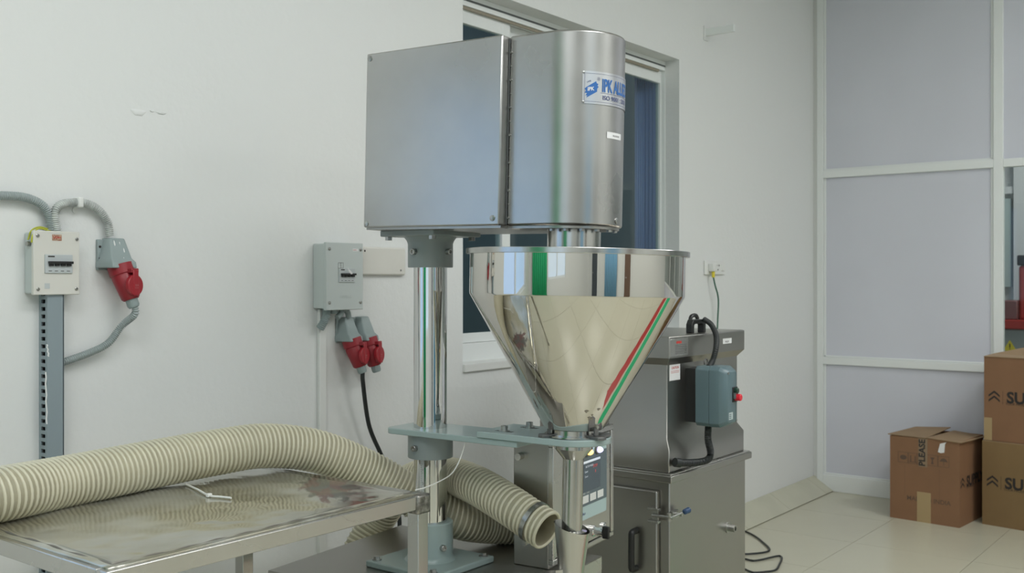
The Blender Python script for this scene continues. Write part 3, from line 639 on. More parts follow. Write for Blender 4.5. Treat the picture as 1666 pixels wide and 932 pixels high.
# ---------------------------------------------------------------- ribbed hoses
def hose(label, pts, r, pitch, wall=.003, ends=(True, True)):
    P, L = resample(pts, .006); F = frames(P); c = P[0].copy(); c.z -= r
    t = thing('ribbed_hose', label, 'hose', c)
    m = MB(); rings = []; seg = 28
    for p, (tt, n, b) in zip(P, F): rings.append([p-c + (n*math.cos(2*PI*k/seg)+b*math.sin(2*PI*k/seg))*(r-.0025) for k in range(seg)])
    if ends[1]:                                # open end: turn the wall inwards
        for (dr, back) in ((.006, 0), (.006, 3), (.006, 30)):
            p, (tt, n, b) = P[-1-back], F[-1-back]; rings.append([p-c + (n*math.cos(2*PI*k/seg)+b*math.sin(2*PI*k/seg))*(r-.0025-dr) for k in range(seg)])
    m.loft(rings, cap=False); tube = obj('hose_wall', m, M['hose'], t, smooth=80)
    # helical rib
    turns = L/pitch; N = int(turns*22); rb = MB(); rr = []; hw = pitch*.27; sw = 6
    for i in range(N+1):
        s = L*i/N; fi = s/L*(len(P)-1); j = min(int(fi), len(P)-2); f = fi-j
        p = P[j].lerp(P[j+1], f)-c; tt = F[j][0].lerp(F[j+1][0], f).normalized(); n = F[j][1].lerp(F[j+1][1], f).normalized(); b = tt.cross(n)
        a = 2*PI*turns*i/N; d = n*math.cos(a)+b*math.sin(a)
        rr.append([p + d*(r-.0035) - tt*hw, p + d*(r-.0008) - tt*hw*.8, p + d*(r+.0012), p + d*(r-.0008) + tt*hw*.8, p + d*(r-.0035) + tt*hw])
    rb.loft(rr, cap=False, closed=False); obj('spiral_rib', rb, M['rib'], t, smooth=80)
    if ends[1]:
        p, (tt, n, b) = P[-1]-c, F[-1]; q = tt
        rg = MB(); R2 = [[p + (n*math.cos(2*PI*k/32)+b*math.sin(2*PI*k/32))*(r-.004+.0045*math.cos(ph)) + tt*.0045*math.sin(ph) for k in range(32)] for ph in [2*PI*h/8 for h in range(9)]]
        rg.loft(R2, cap=False); obj('end_lip', rg, M['rib'], t, smooth=80)
    return t, P, F, c
h1 = [atD(-260, 850, 1.95), atD(-120, 826, 2.08), atD(0, 804, 2.2), atD(108, 783, 2.36), atD(259, 753, 2.56), atD(350, 736, 2.68), atD(432, 725, 2.78), atD(519, 735, 2.87), atD(605, 770, 2.94), atD(670, 807, 2.965), atD(740, 841, 2.99), atD(800, 851, 3.06), atD(860, 852, 3.11)]
hose('long cream ribbed hose running over the worktable and down behind the chrome column', h1, .060, .0135)
h2 = [atD(572, 925, 3.29), atD(586, 893, 3.30), atD(600, 868, 3.31), atD(620, 838, 3.31), atD(648, 797, 3.26), atD(686, 776, 3.165), atD(732, 774, 3.05), atD(776, 790, 2.90), atD(831, 823, 2.78), atD(862, 844, 2.735), atD(889, 862, 2.70)]
t2, P, F, c = hose('short cream ribbed hose with open clamped end in front of the control box', h2, .0545, .0150)
k = len(P)-1-7
p, (tt, n, b) = P[k]-c, F[k]; m = MB()
m.lathe([(.0555, -.007), (.0570, -.007), (.0570, .007), (.0555, .007)], p, tt, 40, cap=False)
cl = obj('hose_clamp', m, M['bolt'], t2, 'steel worm-drive hose clamp')
dn = (Vector((0, 0, -1)) - tt*Vector((0, 0, -1)).dot(tt)).normalized(); q = p + dn*.061
obj('clamp_screw', MB().cyl(q-tt.cross(dn)*.014, q+tt.cross(dn)*.014, .005).cyl(q+tt.cross(dn)*-.014, q+tt.cross(dn)*-.020, .007, seg=6), M['bolt'], cl)

# ---------------------------------------------------------------- auger filling machine (local x: column -> hopper)
AA = math.atan2(-.9983, .058)
cx, cy = 2.115, 1.924
MC = thing('auger_filling_machine', 'tall stainless steel powder filling machine with hopper, hood and chrome column', 'filling machine', (cx, cy, TZ), AA)
h = lambda z: EYE - TZ + z                     # heights relative to the eye
HX = .475
Vl = Vector((-.565, .825, 0))
piv = Vector((HX, 0, h(0)))
TILT = Matrix.Translation(piv) @ Matrix.Rotation(math.radians(1.15), 4, Vl) @ Matrix.Translation(-piv)
TILTH = Matrix.Translation((-.011, -.0076, -.006)) @ TILT
def tilted(m, T=TILT): m.v = [tuple(T @ Vector(p)) for p in m.v]; return m
RW = Matrix.Rotation(-AA, 4, 'Z')              # world aligned pieces inside the machine
# base
o = obj('base_plate', MB().box((-.127, -.127, .0), (.127, .127, .018), RW), M['green'], MC, bevel=.004)
for sx in (-1, 1):
    for sy in (-1, 1):
        c = RW @ Vector((sx*.105, sy*.105, 0)); m = MB().lathe([(.013, .018), (.013, .021)], (c.x, c.y, 0), (0, 0, 1), 20).lathe([(.009, .021), (.009, .028)], (c.x, c.y, 0), (0, 0, 1), 6)
        obj('bolt', m, M['bolt'], MC)
obj('base_collar', MB().lathe([(.072, .018), (.066, .024), (.063, .032), (.063, .121), (.061, .123), (.047, .123)], seg=48), M['green'], MC)
obj('column', MB().cyl((0, 0, .02), (0, 0, h(.12)), .0463, seg=64), M['chrome'], MC, 'chromed round column')
def capscrew(par, ang, z, r0=.062):
    d = Vector((math.cos(ang), math.sin(ang), 0)); s = obj('cap_screw', MB().lathe([(.0085, 0), (.0085, .012), (.0075, .013), (.0048, .013), (.0048, .009)], d*r0+Vector((0, 0, z)), d, 16), M['bolt'], par)
    return s
camang = math.atan2(-.825, .565)               # direction from column towards the camera in local coordinates
for z, sp in ((.06, (-.62, .62)), (h(-.462), (-.62,)), (h(.077), (-.66, .90))):
    for a in sp: capscrew(MC, camang + a, z)
obj('arm_collar', MB().lathe([(.047, h(-.494)), (.062, h(-.494)), (.063, h(-.492)), (.063, h(-.427))], seg=48), M['collar'], MC)
obj('head_collar', MB().lathe([(.047, h(.034)), (.062, h(.034)), (.063, h(.036)), (.063, h(.10)), (.066, h(.108)), (.074, h(.119))], seg=48), M['collar'], MC)
obj('head_plate', MB().box((-.098, -.100, h(.119)), (.100, .100, h(.136)), Matrix.Translation((.0, 0, 0)) @ RW), M['collar'], MC, bevel=.003)
for sx in (-1, 1):
    for sy in (-1, 1):
        c = RW @ Vector((sx*.082, sy*.082, 0)); obj('bolt', MB().lathe([(.010, h(.119)), (.010, h(.109))], (c.x, c.y, 0), (0, 0, 1), 6), M['bolt'], MC)
# measuring strip on the column
m = MB(); ang = camang-.42
for k in range(2): pass
d = Vector((math.cos(ang), math.sin(ang), 0)); e = Vector((-d.y, d.x, 0))
pl = flat(d*.0464+Vector((0, 0, h(-.66))), e, (0, 0, 1), d)
rect(m, -.006, 0, .006, .165, pl, .0006); ms = obj('scale_strip', m, M['plate_metal'], MC)
m = MB()
for k in range(33): rect(m, -.005, .003+k*.005, (-.001 if k % 5 else .003), .0036+k*.005, pl, .0009)
for k, sy in enumerate(('4', '3', '2', '1')): text(m, sy, .009, lambda x, y, dd, k=k: pl(x, y+.02+k*.038, .0009))
obj('scale_marks', m, M['ink'], ms)
# arm
def rrect(x0, x1, y, r0, r1=0, n=6):
    pts = []
    for cx_, cy_, a0, r in ((x1-r1, -y+r1, -PI/2, r1), (x1-r1, y-r1, 0, r1), (x0+r0, y-r0, PI/2, r0), (x0+r0, -y+r0, PI, r0)):
        if r == 0: pts.append((cx_, cy_)); continue
        for k in range(n+1): a = a0+PI/2*k/n; pts.append((cx_+r*math.cos(a), cy_+r*math.sin(a)))
    return pts
obj('arm_plate', MB().prism(rrect(-.100, .345, .080, .025), h(-.427), h(-.411)), M['green'], MC, bevel=.002)
pts = [(.222, -.085)] + [(HX+.0+.088*math.cos(a), .088*math.sin(a)) for a in [(-PI/2+PI*k/16) for k in range(17)]] + [(.222, .085)]
hp = obj('hopper_plate', MB().prism(pts, h(-.4105), h(-.394)), M['green'], MC, bevel=.002)
for x, y in ((.283, -.045), (.302, .045)):
    obj('slot', MB().prism([(x-.026, y-.007), (x+.026, y-.007), (x+.026, y+.007), (x-.026, y+.007)], h(-.3942), h(-.3936)), M['gasket'], hp)
    obj('cap_screw', MB().lathe([(.014, h(-.3935)), (.014, h(-.391))], (x, y, 0), (0, 0, 1), 20).lathe([(.0095, h(-.391)), (.0095, h(-.379)), (.005, h(-.379)), (.005, h(-.383))], (x, y, 0), (0, 0, 1), 16), M['bolt'], hp)
# hopper
hc = (HX, 0, 0)
prof = [(.058, h(-.388)), (.0585, h(-.376)), (.0735, h(-.374)), (.076, h(-.372)), (.2705, h(-.0405)), (.2713, h(-.036)), (.2713, h(.064)), (.2695, h(.064)), (.2695, h(-.036)), (.0735, h(-.370)), (.055, h(-.376))]
hop = obj('hopper', tilted(MB().lathe(prof, hc, seg=128, cap=False)), M['mirror'], MC, 'mirror-polished conical hopper', smooth=25)
obj('rim_flange', tilted(MB().lathe([(.2713, h(.060)), (.281, h(.060)), (.2815, h(.061)), (.2815, h(.0725)), (.281, h(.0735)), (.2680, h(.0735)), (.268, h(.062)), (.2713, h(.060))], hc, seg=128, cap=False)), M['tube_steel'], hop, smooth=25)
obj('neck_ring', tilted(MB().lathe([(.056, h(-.392)), (.0605, h(-.392)), (.0605, h(-.374)), (.056, h(-.374))], hc, seg=64)), M['tube_steel'], hop)
obj('seat_ring', tilted(MB().lathe([(.058, h(-.3935)), (.074, h(-.3935)), (.074, h(-.390)), (.058, h(-.390))], hc, seg=64)), M['tube_steel'], hop)
random.seed(2)
m = MB()
def cone_pt(t, v):                             # point on the cone skin; t bearing in local, v height
    f = (v-h(-.372))/(h(-.0405)-h(-.372)); r = .076+(.2705-.076)*f + .0006; return TILT @ Vector((HX+r*math.cos(t), r*math.sin(t), v))
for k in range(7):
    t = camang+.35+random.uniform(-.16, .16); v = h(-.325)+random.uniform(-.028, .012); s = random.uniform(.003, .007)
    pts = [cone_pt(t+s*7*math.cos(a)*(1+.4*math.sin(3*a)), v+s*.6*math.sin(a)) for a in [2*PI*i/14 for i in range(14)]]
    m.add(pts, [tuple(range(14))])
obj('powder_smudge', m, pm('powder_smudge', (.30, .27, .22), .7), hop)
# clips holding the hopper
for a0, sgn in ((camang-1.25, 1), (camang+.62, 1)):
    d = Vector((math.cos(a0), math.sin(a0), 0)); e = Vector((-d.y, d.x, 0)); c = Vector((HX, 0, 0))+d*.084
    Mt = Matrix(((d.x, e.x, 0, c.x), (d.y, e.y, 0, c.y), (0, 0, 1, h(-.394)), (0, 0, 0, 1)))
    k = obj('toggle_clip', MB().prism([(-.030, -.012), (.014, -.014), (.020, 0), (.014, .014), (-.030, .012)], 0, .008, Mt), M['clip'], MC, bevel=.001)
    obj('clip_tongue', MB().box((-.012, -.006, .008), (-.006, .006, .045), Mt), M['clip'], k, bevel=.001)
    obj('clip_rivet', MB().lathe([(.004, 0), (.004, .004)], Mt @ Vector((-.006, 0, .03)), d, 10), M['bolt'], k)
m = MB()
Mt = Matrix.Translation((HX, 0, h(-.394))) @ Matrix.Rotation(camang+1.15, 4, 'Z')
m.lathe([(.020, 0), (.020, .006), (.010, .007)], Mt @ Vector((.068, 0, .003)), (0, 0, 1), 20)
obj('pivot_disc', m, M['clip'], MC)
# sleeve above hopper, auger tube below
obj('auger_sleeve', tilted(MB().lathe([(.0676, h(-.2)), (.0676, h(.139))], (HX-.008, -.005, 0), seg=64)), M['tube_steel'], MC)
obj('sleeve_flange', tilted(MB().lathe([(.068, h(.126)), (.086, h(.126)), (.086, h(.137)), (.068, h(.137))], hc, seg=48)), M['steel'], MC)
for k in range(6):
    a = camang-.9+k*.42+.1
    obj('bolt', tilted(MB().lathe([(.007, h(.119)), (.007, h(.127))], (HX+.094*math.cos(a), .094*math.sin(a), 0), (0, 0, 1), 6)), M['bolt'], MC)
at_ = obj('auger_tube', tilted(MB().lathe([(.049, h(-.412)), (.049, h(-.425)), (.0265, h(-.452)), (.0262, h(-.632)), (.038, h(-.634)), (.038, h(-.644)), (.024, h(-.645))], hc, seg=64)), M['tube_steel'], MC)
# open spout cup under the tube: higher at the back left
rings = []; n = 48
for kk, (r, z) in enumerate(((.0455, h(-.625)), (.030, h(-.76)), (.0285, h(-.762)), (.044, h(-.627)))):
    rings.append([TILT @ Vector((HX+r*math.cos(2*PI*i/n), r*math.sin(2*PI*i/n), z + (0.012*math.cos(2*PI*i/n-(camang-2.0)) if kk in (0, 3) else 0))) for i in range(n)])
obj('spout_cup', MB().loft(rings, cap=False), M['steel'], MC)
d = Vector((math.cos(camang-1.2), math.sin(camang-1.2), 0)); e = Vector((-d.y, d.x, 0)); c = Vector((HX, 0, 0))+d*.046
Mt = Matrix(((d.x, e.x, 0, c.x), (d.y, e.y, 0, c.y), (0, 0, 1, h(-.755)), (0, 0, 0, 1)))
obj('spout_bracket', MB().box((-.004, -.03, 0), (.03, -.027, .018), Mt).box((-.01, -.03, -.004), (.035, .03, .0), Mt).box((.0, .012, 0), (.02, .016, .03), Mt), M['steel'], MC)
obj('spout_post', MB().box((.0, -.02, -(h(-.755))), (.02, .02, -.004), Mt), M['steel'], MC, bevel=.002)
obj('guide_bar', MB().box((HX-.05-.006, .045, h(-.66)), (HX-.05+.006, .052, h(-.4105))), M['steel'], MC)
# hood
def hood_outline(hw, hd, n=24, off=0):
    pts = [(-.096-off, -hw-off), (.355, -hw-off), (.3551, -hd-off), (HX, -hd-off)]
    pts += [(HX+(hd+off)*math.cos(a), (hd+off)*math.sin(a)) for a in [-PI/2+PI*k/n for k in range(1, n)]]
    pts += [(HX, hd+off), (.3551, hd+off), (.355, hw+off), (-.096-off, hw+off)]
    return pts
rect_part = [(-.096, -.154), (.355, -.154), (.355, .154), (-.096, .154)]
z0, z1 = h(.137), h(.609)
def tiltH(m): return tilted(m, TILTH)
o1 = obj('gear_hood', tiltH(MB().prism(rect_part, z0, z1)), M['hood'], MC, 'boxy rear half of the hood', bevel=.004)
dp = [(.356, -.124)] + [(HX+.124*math.cos(a), .124*math.sin(a)) for a in [-PI/2+PI*k/48 for k in range(49)]] + [(.356, .124)]
o2 = obj('motor_hood', tiltH(MB().prism(dp, z0, z1+.002)), M['hood'], MC, 'rounded front half of the hood', smooth=30, bevel=.006)
# hinge bar with screws in the step
obj('seam_strip', tiltH(MB().box((.3555, -.1256, z0+.004), (.3585, -.1242, z1-.004))), M['gasket'], MC, 'dark seam line')
n = 13
for k in range(n):
    z = z0+.02+(z1-z0-.06)*k/(n-1); big = k % 2 == 0
    obj('seam_screw', tiltH(MB().lathe([(.0032 if big else .0018, 0), (.0028 if big else .0012, .0025)], (.3625, -.1241, z), (0, -1, 0), 10)), M['bolt'], MC)
for (x, z) in ((-.085, z0+.010), (.335, z0+.018), (-.084, z1-.014)):
    obj('hood_screw', tiltH(MB().lathe([(.0075, 0), (.0075, .002), (.003, .0035)], (x, -.154, z), (0, -1, 0), 14)), M['bolt'], o1)
a = camang+.98
obj('hood_screw', tiltH(MB().lathe([(.007, 0), (.007, .002), (.003, .0035)], (HX+.124*math.cos(a), .124*math.sin(a), z0+.016), (math.cos(a), math.sin(a), 0), 14)), M['bolt'], o2)
obj('hood_floor', tiltH(MB().prism([(x*.99+.003, y*.97) for x, y in hood_outline(.15, .12)], z0-.006, z0+.002)), M['dark_steel'], MC)
# nameplate bent round the front
def bent(a0, zc, r=.124):
    def f(x, y, d):
        a = a0 + x/(r); rr = r+.0004+d
        return TILTH @ Vector((HX+rr*math.cos(a), rr*math.sin(a), zc+y))
    return f
A0 = camang+.07; BP = bent(A0, h(.431))
def brect(m, x0, y0, x1, y1, f, d, n=14):
    m.loft([[f(x0+(x1-x0)*i/n, y, d) for i in range(n+1)] for y in (y0, y1)], cap=False, closed=False)
PWD, PHT = .250, .079
m = MB(); brect(m, 0, 0, PWD, PHT, BP, .0012, 40); mp_ = obj('nameplate', m, M['plate_metal'], MC, 'curved maker plate with blue lettering')
m = MB(); e_ = .0055
for a in ((e_, e_, PWD-e_, e_+.0006), (e_, PHT-e_-.0006, PWD-e_, PHT-e_), (e_, e_, e_+.0006, PHT-e_), (PWD-e_-.0006, e_, PWD-e_, PHT-e_), (.046, .0275, PWD-.02, .0283)): brect(m, *a, BP, .0018, 20)
text(m, 'ISO 9001 : 2008', .0150, lambda x, y, d: BP(.052+x, .012+y, .0022), bold=.01)
text(m, '1998', .0062, lambda x, y, d: BP(.011+x*.88-y*.40, .0485+x*.42+y*.9, .0018))
text(m, 'R', .005, lambda x, y, d: BP(.0395+x, .0595+y, .0018))
for k in range(20):
    a = 2*PI*k/20; b_ = 2*PI*(k+1)/20; m.add([BP(.041+.0038*math.cos(a), .0612+.0038*math.sin(a), .0018), BP(.041+.0038*math.cos(b_), .0612+.0038*math.sin(b_), .0018), BP(.041+.0033*math.cos(b_), .0612+.0033*math.sin(b_), .0018), BP(.041+.0033*math.cos(a), .0612+.0033*math.sin(a), .0018)], [(0, 1, 2, 3)])
obj('plate_small_print', m, M['navy'], mp_)
m = MB(); text(m, 'IPK ALLIED', .043, lambda x, y, d: BP(.050+x, .032+y, .0022), bold=.03, sx=.52)
finepoly(m, [(.006, .036), (.012, .041), (.034, .055), (.036, .050), (.040, .049), (.038, .044), (.041, .042), (.037, .037), (.037, .030), (.010, .014), (.013, .020), (.008, .019), (.012, .025), (.006, .026), (.009, .031)], lambda x, y, d: BP(x, y, .0020))
obj('plate_lettering', m, M['blue_ink'], mp_)
m = MB(); text(m, 'IPK', .0125, lambda x, y, d: BP(.0125+x*.92, .0305+y+x*.12, .0026), bold=.03); obj('emblem_lettering', m, M['white_l'], mp_)
for x in (.0035, PWD-.0035):
    for y in (.004, PHT-.004):
        c = BP(x, y, .001); dd = (c-(TILTH @ Vector((HX, 0, h(.431)+y)))).normalized(); obj('rivet', MB().lathe([(.0032, 0), (.0026, .0018), (.001, .0024)], c, dd, 12), M['bolt'], mp_)
# label
BQ = bent(camang+.62, h(.352)); m = MB(); brect(m, 0, 0, .058, .0155, BQ, .0008, 10); lb = obj('paper_label', m, M['white_l'], MC, 'small white label strip')
m = MB(); text(m, 'PKG FATI/09', .0062, lambda x, y, d: BQ(.020+x*.8, .005+y, .0012)); obj('label_lettering', m, M['ink'], lb)

# ---------------------------------------------------------------- control box
cp = atD(900, 928, 2.79)
CB = thing('control_box', 'stainless control box with a lit touch screen behind the filling tube', 'control box', (cp.x, cp.y, TZ), math.radians(7.2))
W_, D_, H_ = .392, .126, .366
obj('box_body', MB().box((0, 0.014, .0), (W_, D_, H_)), M['dark_steel'], CB, bevel=.003)
obj('door_frame', MB().box((-.0, 0.0, .012), (W_, .016, .026)).box((0, 0, H_-.03), (W_, .016, H_-.012)).box((0, 0, .026), (.014, .016, H_-.03)).box((W_-.016, 0, .026), (W_, .016, H_-.03)), M['steel'], CB, bevel=.002)
obj('door_panel', MB().box((.016, .004, .028), (W_-.018, .013, H_-.032)), M['steel'], CB, bevel=.001)
pl = flat((0, .004, 0), (1, 0, 0), (0, 0, 1), (0, -1, 0))
ov = obj('overlay', MB().box((.09, .0025, .098), (.345, .004, .318)), M['panel_blue'], CB, 'pale teal and slate membrane panel')
pd = obj('overlay_field', MB().box((.09, .0015, .138), (.345, .0026, .286)), M['panel_dark'], CB)
sc = obj('screen', MB().box((.145, .0008, .178), (.300, .0016, .270)), M['screen'], CB)
m = MB(); rect(m, .148, .261, .298, .268, pl, .0038); text(m, 'BATCH MODE', .008, lambda x, y, d: pl(.20+x, .248+y, .0038)); text(m, 'Speed', .008, lambda x, y, d: pl(.195+x, .234+y, .0038)); text(m, 'Count', .008, lambda x, y, d: pl(.195+x, .22+y, .0038))
obj('screen_text', m, M['scr_w'], sc)
m = MB(); text(m, '5', .028, lambda x, y, d: pl(.155+x, .228+y, .0038), bold=.02); obj('screen_figure', m, M['scr_y'], sc)
m = MB(); text(m, 'STOP', .012, lambda x, y, d: pl(.250+x, .242+y, .0038)); text(m, '0', .012, lambda x, y, d: pl(.262+x, .226+y, .0038)); obj('screen_red_text', m, M['scr_r'], sc)
for k in range(4): obj('key', MB().box((.13+k*.050, .0003, .146), (.170+k*.050, .0016, .168)), M['pvc_white'], CB, bevel=.0005)
m = MB(); text(m, 'MENU   SET   SPEED   START', .007, lambda x, y, d: pl(.14+x, .172+y, .0030)); obj('key_caption', m, M['pvc_white'], CB)
m = MB(); text(m, 'Kinco', .012, lambda x, y, d: pl(.175+x, .113+y, .0020), bold=.01); obj('maker_name', m, M['navy'], CB)
def on_front(u, v):                            # point of the photo on the box front, in box coordinates
    Mi = Matrix.Rotation(-math.radians(7.2), 4, 'Z'); e1 = Vector((math.cos(math.radians(7.2)), math.sin(math.radians(7.2)), 0)); n1 = Vector((e1.y, -e1.x, 0))
    r = ray(u, v); t = (Vector((cp.x, cp.y, 0))-O).dot(n1)/r.dot(n1); q = O+r*t; return Mi @ (q-Vector((cp.x, cp.y, TZ)))
a = on_front(966, 862); b = on_front(983, 858)
k1 = obj('selector_switch', MB().lathe([(.016, 0), (.016, .012), (.0125, .014), (.0125, .040)], (a.x-.01, .004, a.z), (0, -1, 0), 24), M['chrome'], CB, 'chrome selector with black lever')
obj('selector_lever', MB().box((a.x-.010-.006, -.055, a.z-.018), (a.x-.010+.006, -.034, a.z+.018)), M['black'], k1, bevel=.003)
k2 = obj('push_button', MB().lathe([(.0155, 0), (.0155, .006), (.012, .008), (.0105, .008)], (b.x, .004, b.z), (0, -1, 0), 24), M['chrome'], CB)
obj('button_cap', MB().lathe([(.009, 0), (.009, .008), (.007, .009)], (b.x, .004, b.z), (0, -1, 0), 20), M['plate_metal'], k2)
for (u, v, mat, nm) in ((956, 735, 'lamp_y', 'yellow_lamp'), (972, 731, 'lamp_w', 'violet_lamp')):
    a = on_front(u, v); a.x = a.x
    q = obj('indicator_bezel', MB().lathe([(.014, 0), (.014, .006), (.011, .008)], (a.x, .004, a.z), (0, -1, 0), 20), M['clip'], CB)
    obj('indicator_lamp', MB().lathe([(.0085, .006), (.0085, .014), (.006, .019), (.001, .023)], (a.x, .004, a.z), (0, -1, 0), 18), M[mat], q, 'glowing %s indicator' % ('yellow' if mat == 'lamp_y' else 'violet-white'))
obj('cable_gland', MB().cyl((-.022, .085, h(-.43)-.1*0-.0), (.0, .085, h(-.43)), .012, seg=8) if False else MB().cyl((-.022, .10, .305), (.0, .10, .305), .010, seg=12), M['steel'], CB)
obj('mount_ear', MB().box((W_-.03, .05, H_-.05), (W_+.012, .056, H_+.03)), M['steel'], CB, bevel=.002)

# ---------------------------------------------------------------- steel cabinet unit
SX0, SX1, SY0, SY1 = 2.930, 3.500, 1.620, 2.180
SCB = thing('dust_cabinet', 'large dull stainless steel cabinet unit behind the hopper near the wall', 'cabinet', (SX0, SY0, 0))
w_, d_ = SX1-SX0, SY1-SY0
obj('lower_body', MB().box((.0, 0, .03), (w_, d_, .752)), M['dark_steel'], SCB, bevel=.004)
for x in (.03, w_-.07):
    for y in (.03, d_-.07): obj('foot', MB().box((x, y, 0), (x+.04, y+.04, .03)), M['black'], SCB)
obj('ledge', MB().box((-.018, -.016, .752), (w_+.022, d_+.015, .776)), M['dark_steel'], SCB, bevel=.003)
obj('ledge_lip', MB().box((-.012, -.010, .776), (w_+.016, d_+.01, .781)), M['steel'], SCB, bevel=.001)
def ringr(i, z, j=0): return [Vector((i, i, z)), Vector((w_-i, i, z)), Vector((w_-i, d_-i, z)), Vector((i, d_-i, z))]
obj('upper_body', MB().loft([ringr(.004, .781), ringr(.004, .856), ringr(.022, .886), ringr(.022, 1.130), ringr(.002, 1.154), ringr(.002, 1.224), ringr(.01, 1.226)]), M['dark_steel'], SCB, bevel=.003)
# door on the left face
dr = obj('door', MB().box((-.022, .035, .04), (-.002, d_-.03, .722)), M['dark_steel'], SCB, bevel=.004)
hh = on = None
pz = atX(1036, 893, SX0-.02) - SCB.location
m = MB(); yy = pz.y; sweep(m, [(-.022, yy, pz.z+.062), (-.050, yy, pz.z+.060), (-.054, yy, pz.z+.045), (-.054, yy, pz.z-.045), (-.050, yy, pz.z-.060), (-.022, yy, pz.z-.062)], .0105, .006, 12)
obj('door_handle', m, M['black'], dr)
q = atX(1076, 836, SX0) - SCB.location
ln = Vector((0, -.002, q.z))
lt = obj('latch', MB().box((-.040, .020, q.z-.024), (-.022, .060, q.z-.016)).box((-.040, .020, q.z+.016), (-.022, .060, q.z+.024)).box((-.030, .026, q.z-.02), (-.022, .05, q.z+.02)), M['bolt'], SCB, bevel=.001)
obj('latch_arm', MB().cyl((-.034, .045, q.z), (-.034, -.02, q.z+.002), .005).cyl((-.030, -.015, q.z-.012), (-.030, -.015, q.z+.014), .007).cyl((-.034, -.02, q.z), (.03, -.028, q.z+.006), .004).box((.0, -.01, q.z-.012), (.045, -.001, q.z+.012)).cyl((.03, -.03, q.z+.0), (.03, -.002, q.z), .005), M['bolt'], lt)
obj('latch_grip', MB().lathe([(.005, 0), (.009, .004), (.010, .026), (.006, .032)], (.040, -.030, q.z+.007), (1, -.15, .12), 14), M['blue_tip'], lt)
q = atY(1184, 858, SY0) - SCB.location
obj('drain_stub', MB().lathe([(.020, 0), (.020, .004), (.0125, .004), (.0125, .03), (.008, .03), (.008, .02)], (q.x, 0, q.z), (0, -1, 0), 18), M['bolt'], SCB)
# plates and stickers on the right face
yb = .002
pl = flat((0, yb, 0), (1, 0, 0), (0, 0, 1), (0, -1, 0))
def onR(u, v, y=SY0+.002): q = atY(u, v, y); return q.x-SX0, q.z
def quadR(u0, v0, u1, v1, y=SY0+.002): a = onR(u0, v0, y); b = onR(u1, v1, y); return a[0], b[1], b[0], a[1]
x0, z0_, x1, z1_ = quadR(1090, 552, 1119, 577)
pq = obj('rating_plate', MB().box((x0, yb-.0015, z0_), (x1, yb+.001, z1_)), M['steel'], SCB, bevel=.0005)
m = MB(); rect(m, x0+.04, z1_-.016, x0+.075, z1_-.008, pl, .002); obj('rating_plate_mark', m, M['red_ink'], pq)
m = MB()
for k in range(6): rect(m, x0+.03, z1_-.022-k*.0055, x1-.012, z1_-.0205-k*.0055, pl, .002)
obj('rating_plate_print', m, M['clip'], pq)
pl2 = flat((0, .022, 0), (1, 0, 0), (0, 0, 1), (0, -1, 0))
x0, z0_, x1, z1_ = quadR(1089, 594, 1106, 617, SY0+.022)
st = obj('white_sticker', MB().box((x0, .0208, z0_), (x1, .0225, z1_)), M['white_l'], SCB)
m = MB(); text(m, 'CAUTION', .011, lambda x, y, d: pl2(x0+.012+x, z1_-.014+y, .0016), bold=.02)
for k in range(2): rect(m, x0+.008, z1_-.022-k*.005, x1-.008, z1_-.0208-k*.005, pl2, .0016)
obj('sticker_print', m, M['red_ink'], st)
x0, z0_, x1, z1_ = quadR(1176, 551, 1190, 558)
st = obj('small_label', MB().box((x0, yb-.001, z0_), (x1, yb+.001, z1_)), M['white_l'], SCB)
m = MB(); text(m, 'PKG/09', .009, lambda x, y, d: pl(x0+.016+x, z0_+.004+y, .0016)); obj('label_print', m, M['ink'], st)
# handle on the lid
q = atZ(1131, 541, 1.226) - SCB.location
m = MB(); hx, hy = q.x, q.y
for dx in (-.030, .036): pass
dv = Vector((1, 0, 0)); 
m.loft([[Vector((hx+x, hy+y, 1.226+z)) for (x, z) in pr] for y, pr in ((-.012, [(-.045, 0), (-.045, .030), (-.033, .046), (.045, .046), (.058, .030), (.058, 0), (.040, 0), (.040, .026), (.034, .031), (-.022, .031), (-.028, .026), (-.028, 0)]), (.012, [(-.045, 0), (-.045, .030), (-.033, .046), (.045, .046), (.058, .030), (.058, 0), (.040, 0), (.040, .026), (.034, .031), (-.022, .031), (-.028, .026), (-.028, 0)]))])
obj('lid_handle', m, M['black'], SCB, bevel=.002)
m = MB(); sweep(m, [(hx+.02, hy+.03, 1.245), (hx+.025, hy+.03, 1.278), (hx+.06, hy+.03, 1.284), (hx+.075, hy+.03, 1.272)], .007, .005, 10); obj('lid_knob', m, M['black'], SCB)
# motor starter
MS = thing('motor_starter', 'slate blue switch box with a red knob mounted on the cabinet side', 'switch box', (3.07, SY0, .922))
def frr(y, i, c): w1, h1 = .100, .200; return [Vector(p) for p in ((i+c, y, i), (w1-i-c, y, i), (w1-i, y, i+c), (w1-i, y, h1-i-c), (w1-i-c, y, h1-i), (i+c, y, h1-i), (i, y, h1-i-c), (i, y, i+c))]
obj('bracket', MB().box((.01, -.018, .01), (.09, .022, .19)), M['black'], MS)
obj('rear_shell', MB().loft([frr(-.018, 0, .012), frr(-.068, 0, .012)]), M['starter'], MS, bevel=.003)
fs = obj('front_cover', MB().loft([frr(-.0685, -.001, .012), frr(-.104, 0, .012), frr(-.128, .014, .010), frr(-.130, .018, .01)]), M['starter'], MS, bevel=.002)
pl = flat((0, -.130, 0), (1, 0, 0), (0, 0, 1), (0, -1, 0))
kb = obj('knob_plate', MB().box((.048, -.134, .082), (.082, -.128, .132)), M['black'], MS, bevel=.002)
obj('reset_knob', MB().lathe([(.0115, 0), (.0115, .018), (.009, .020)], (.066, -.134, .098), (0, -1, 0), 16), M['red_knob'], kb)
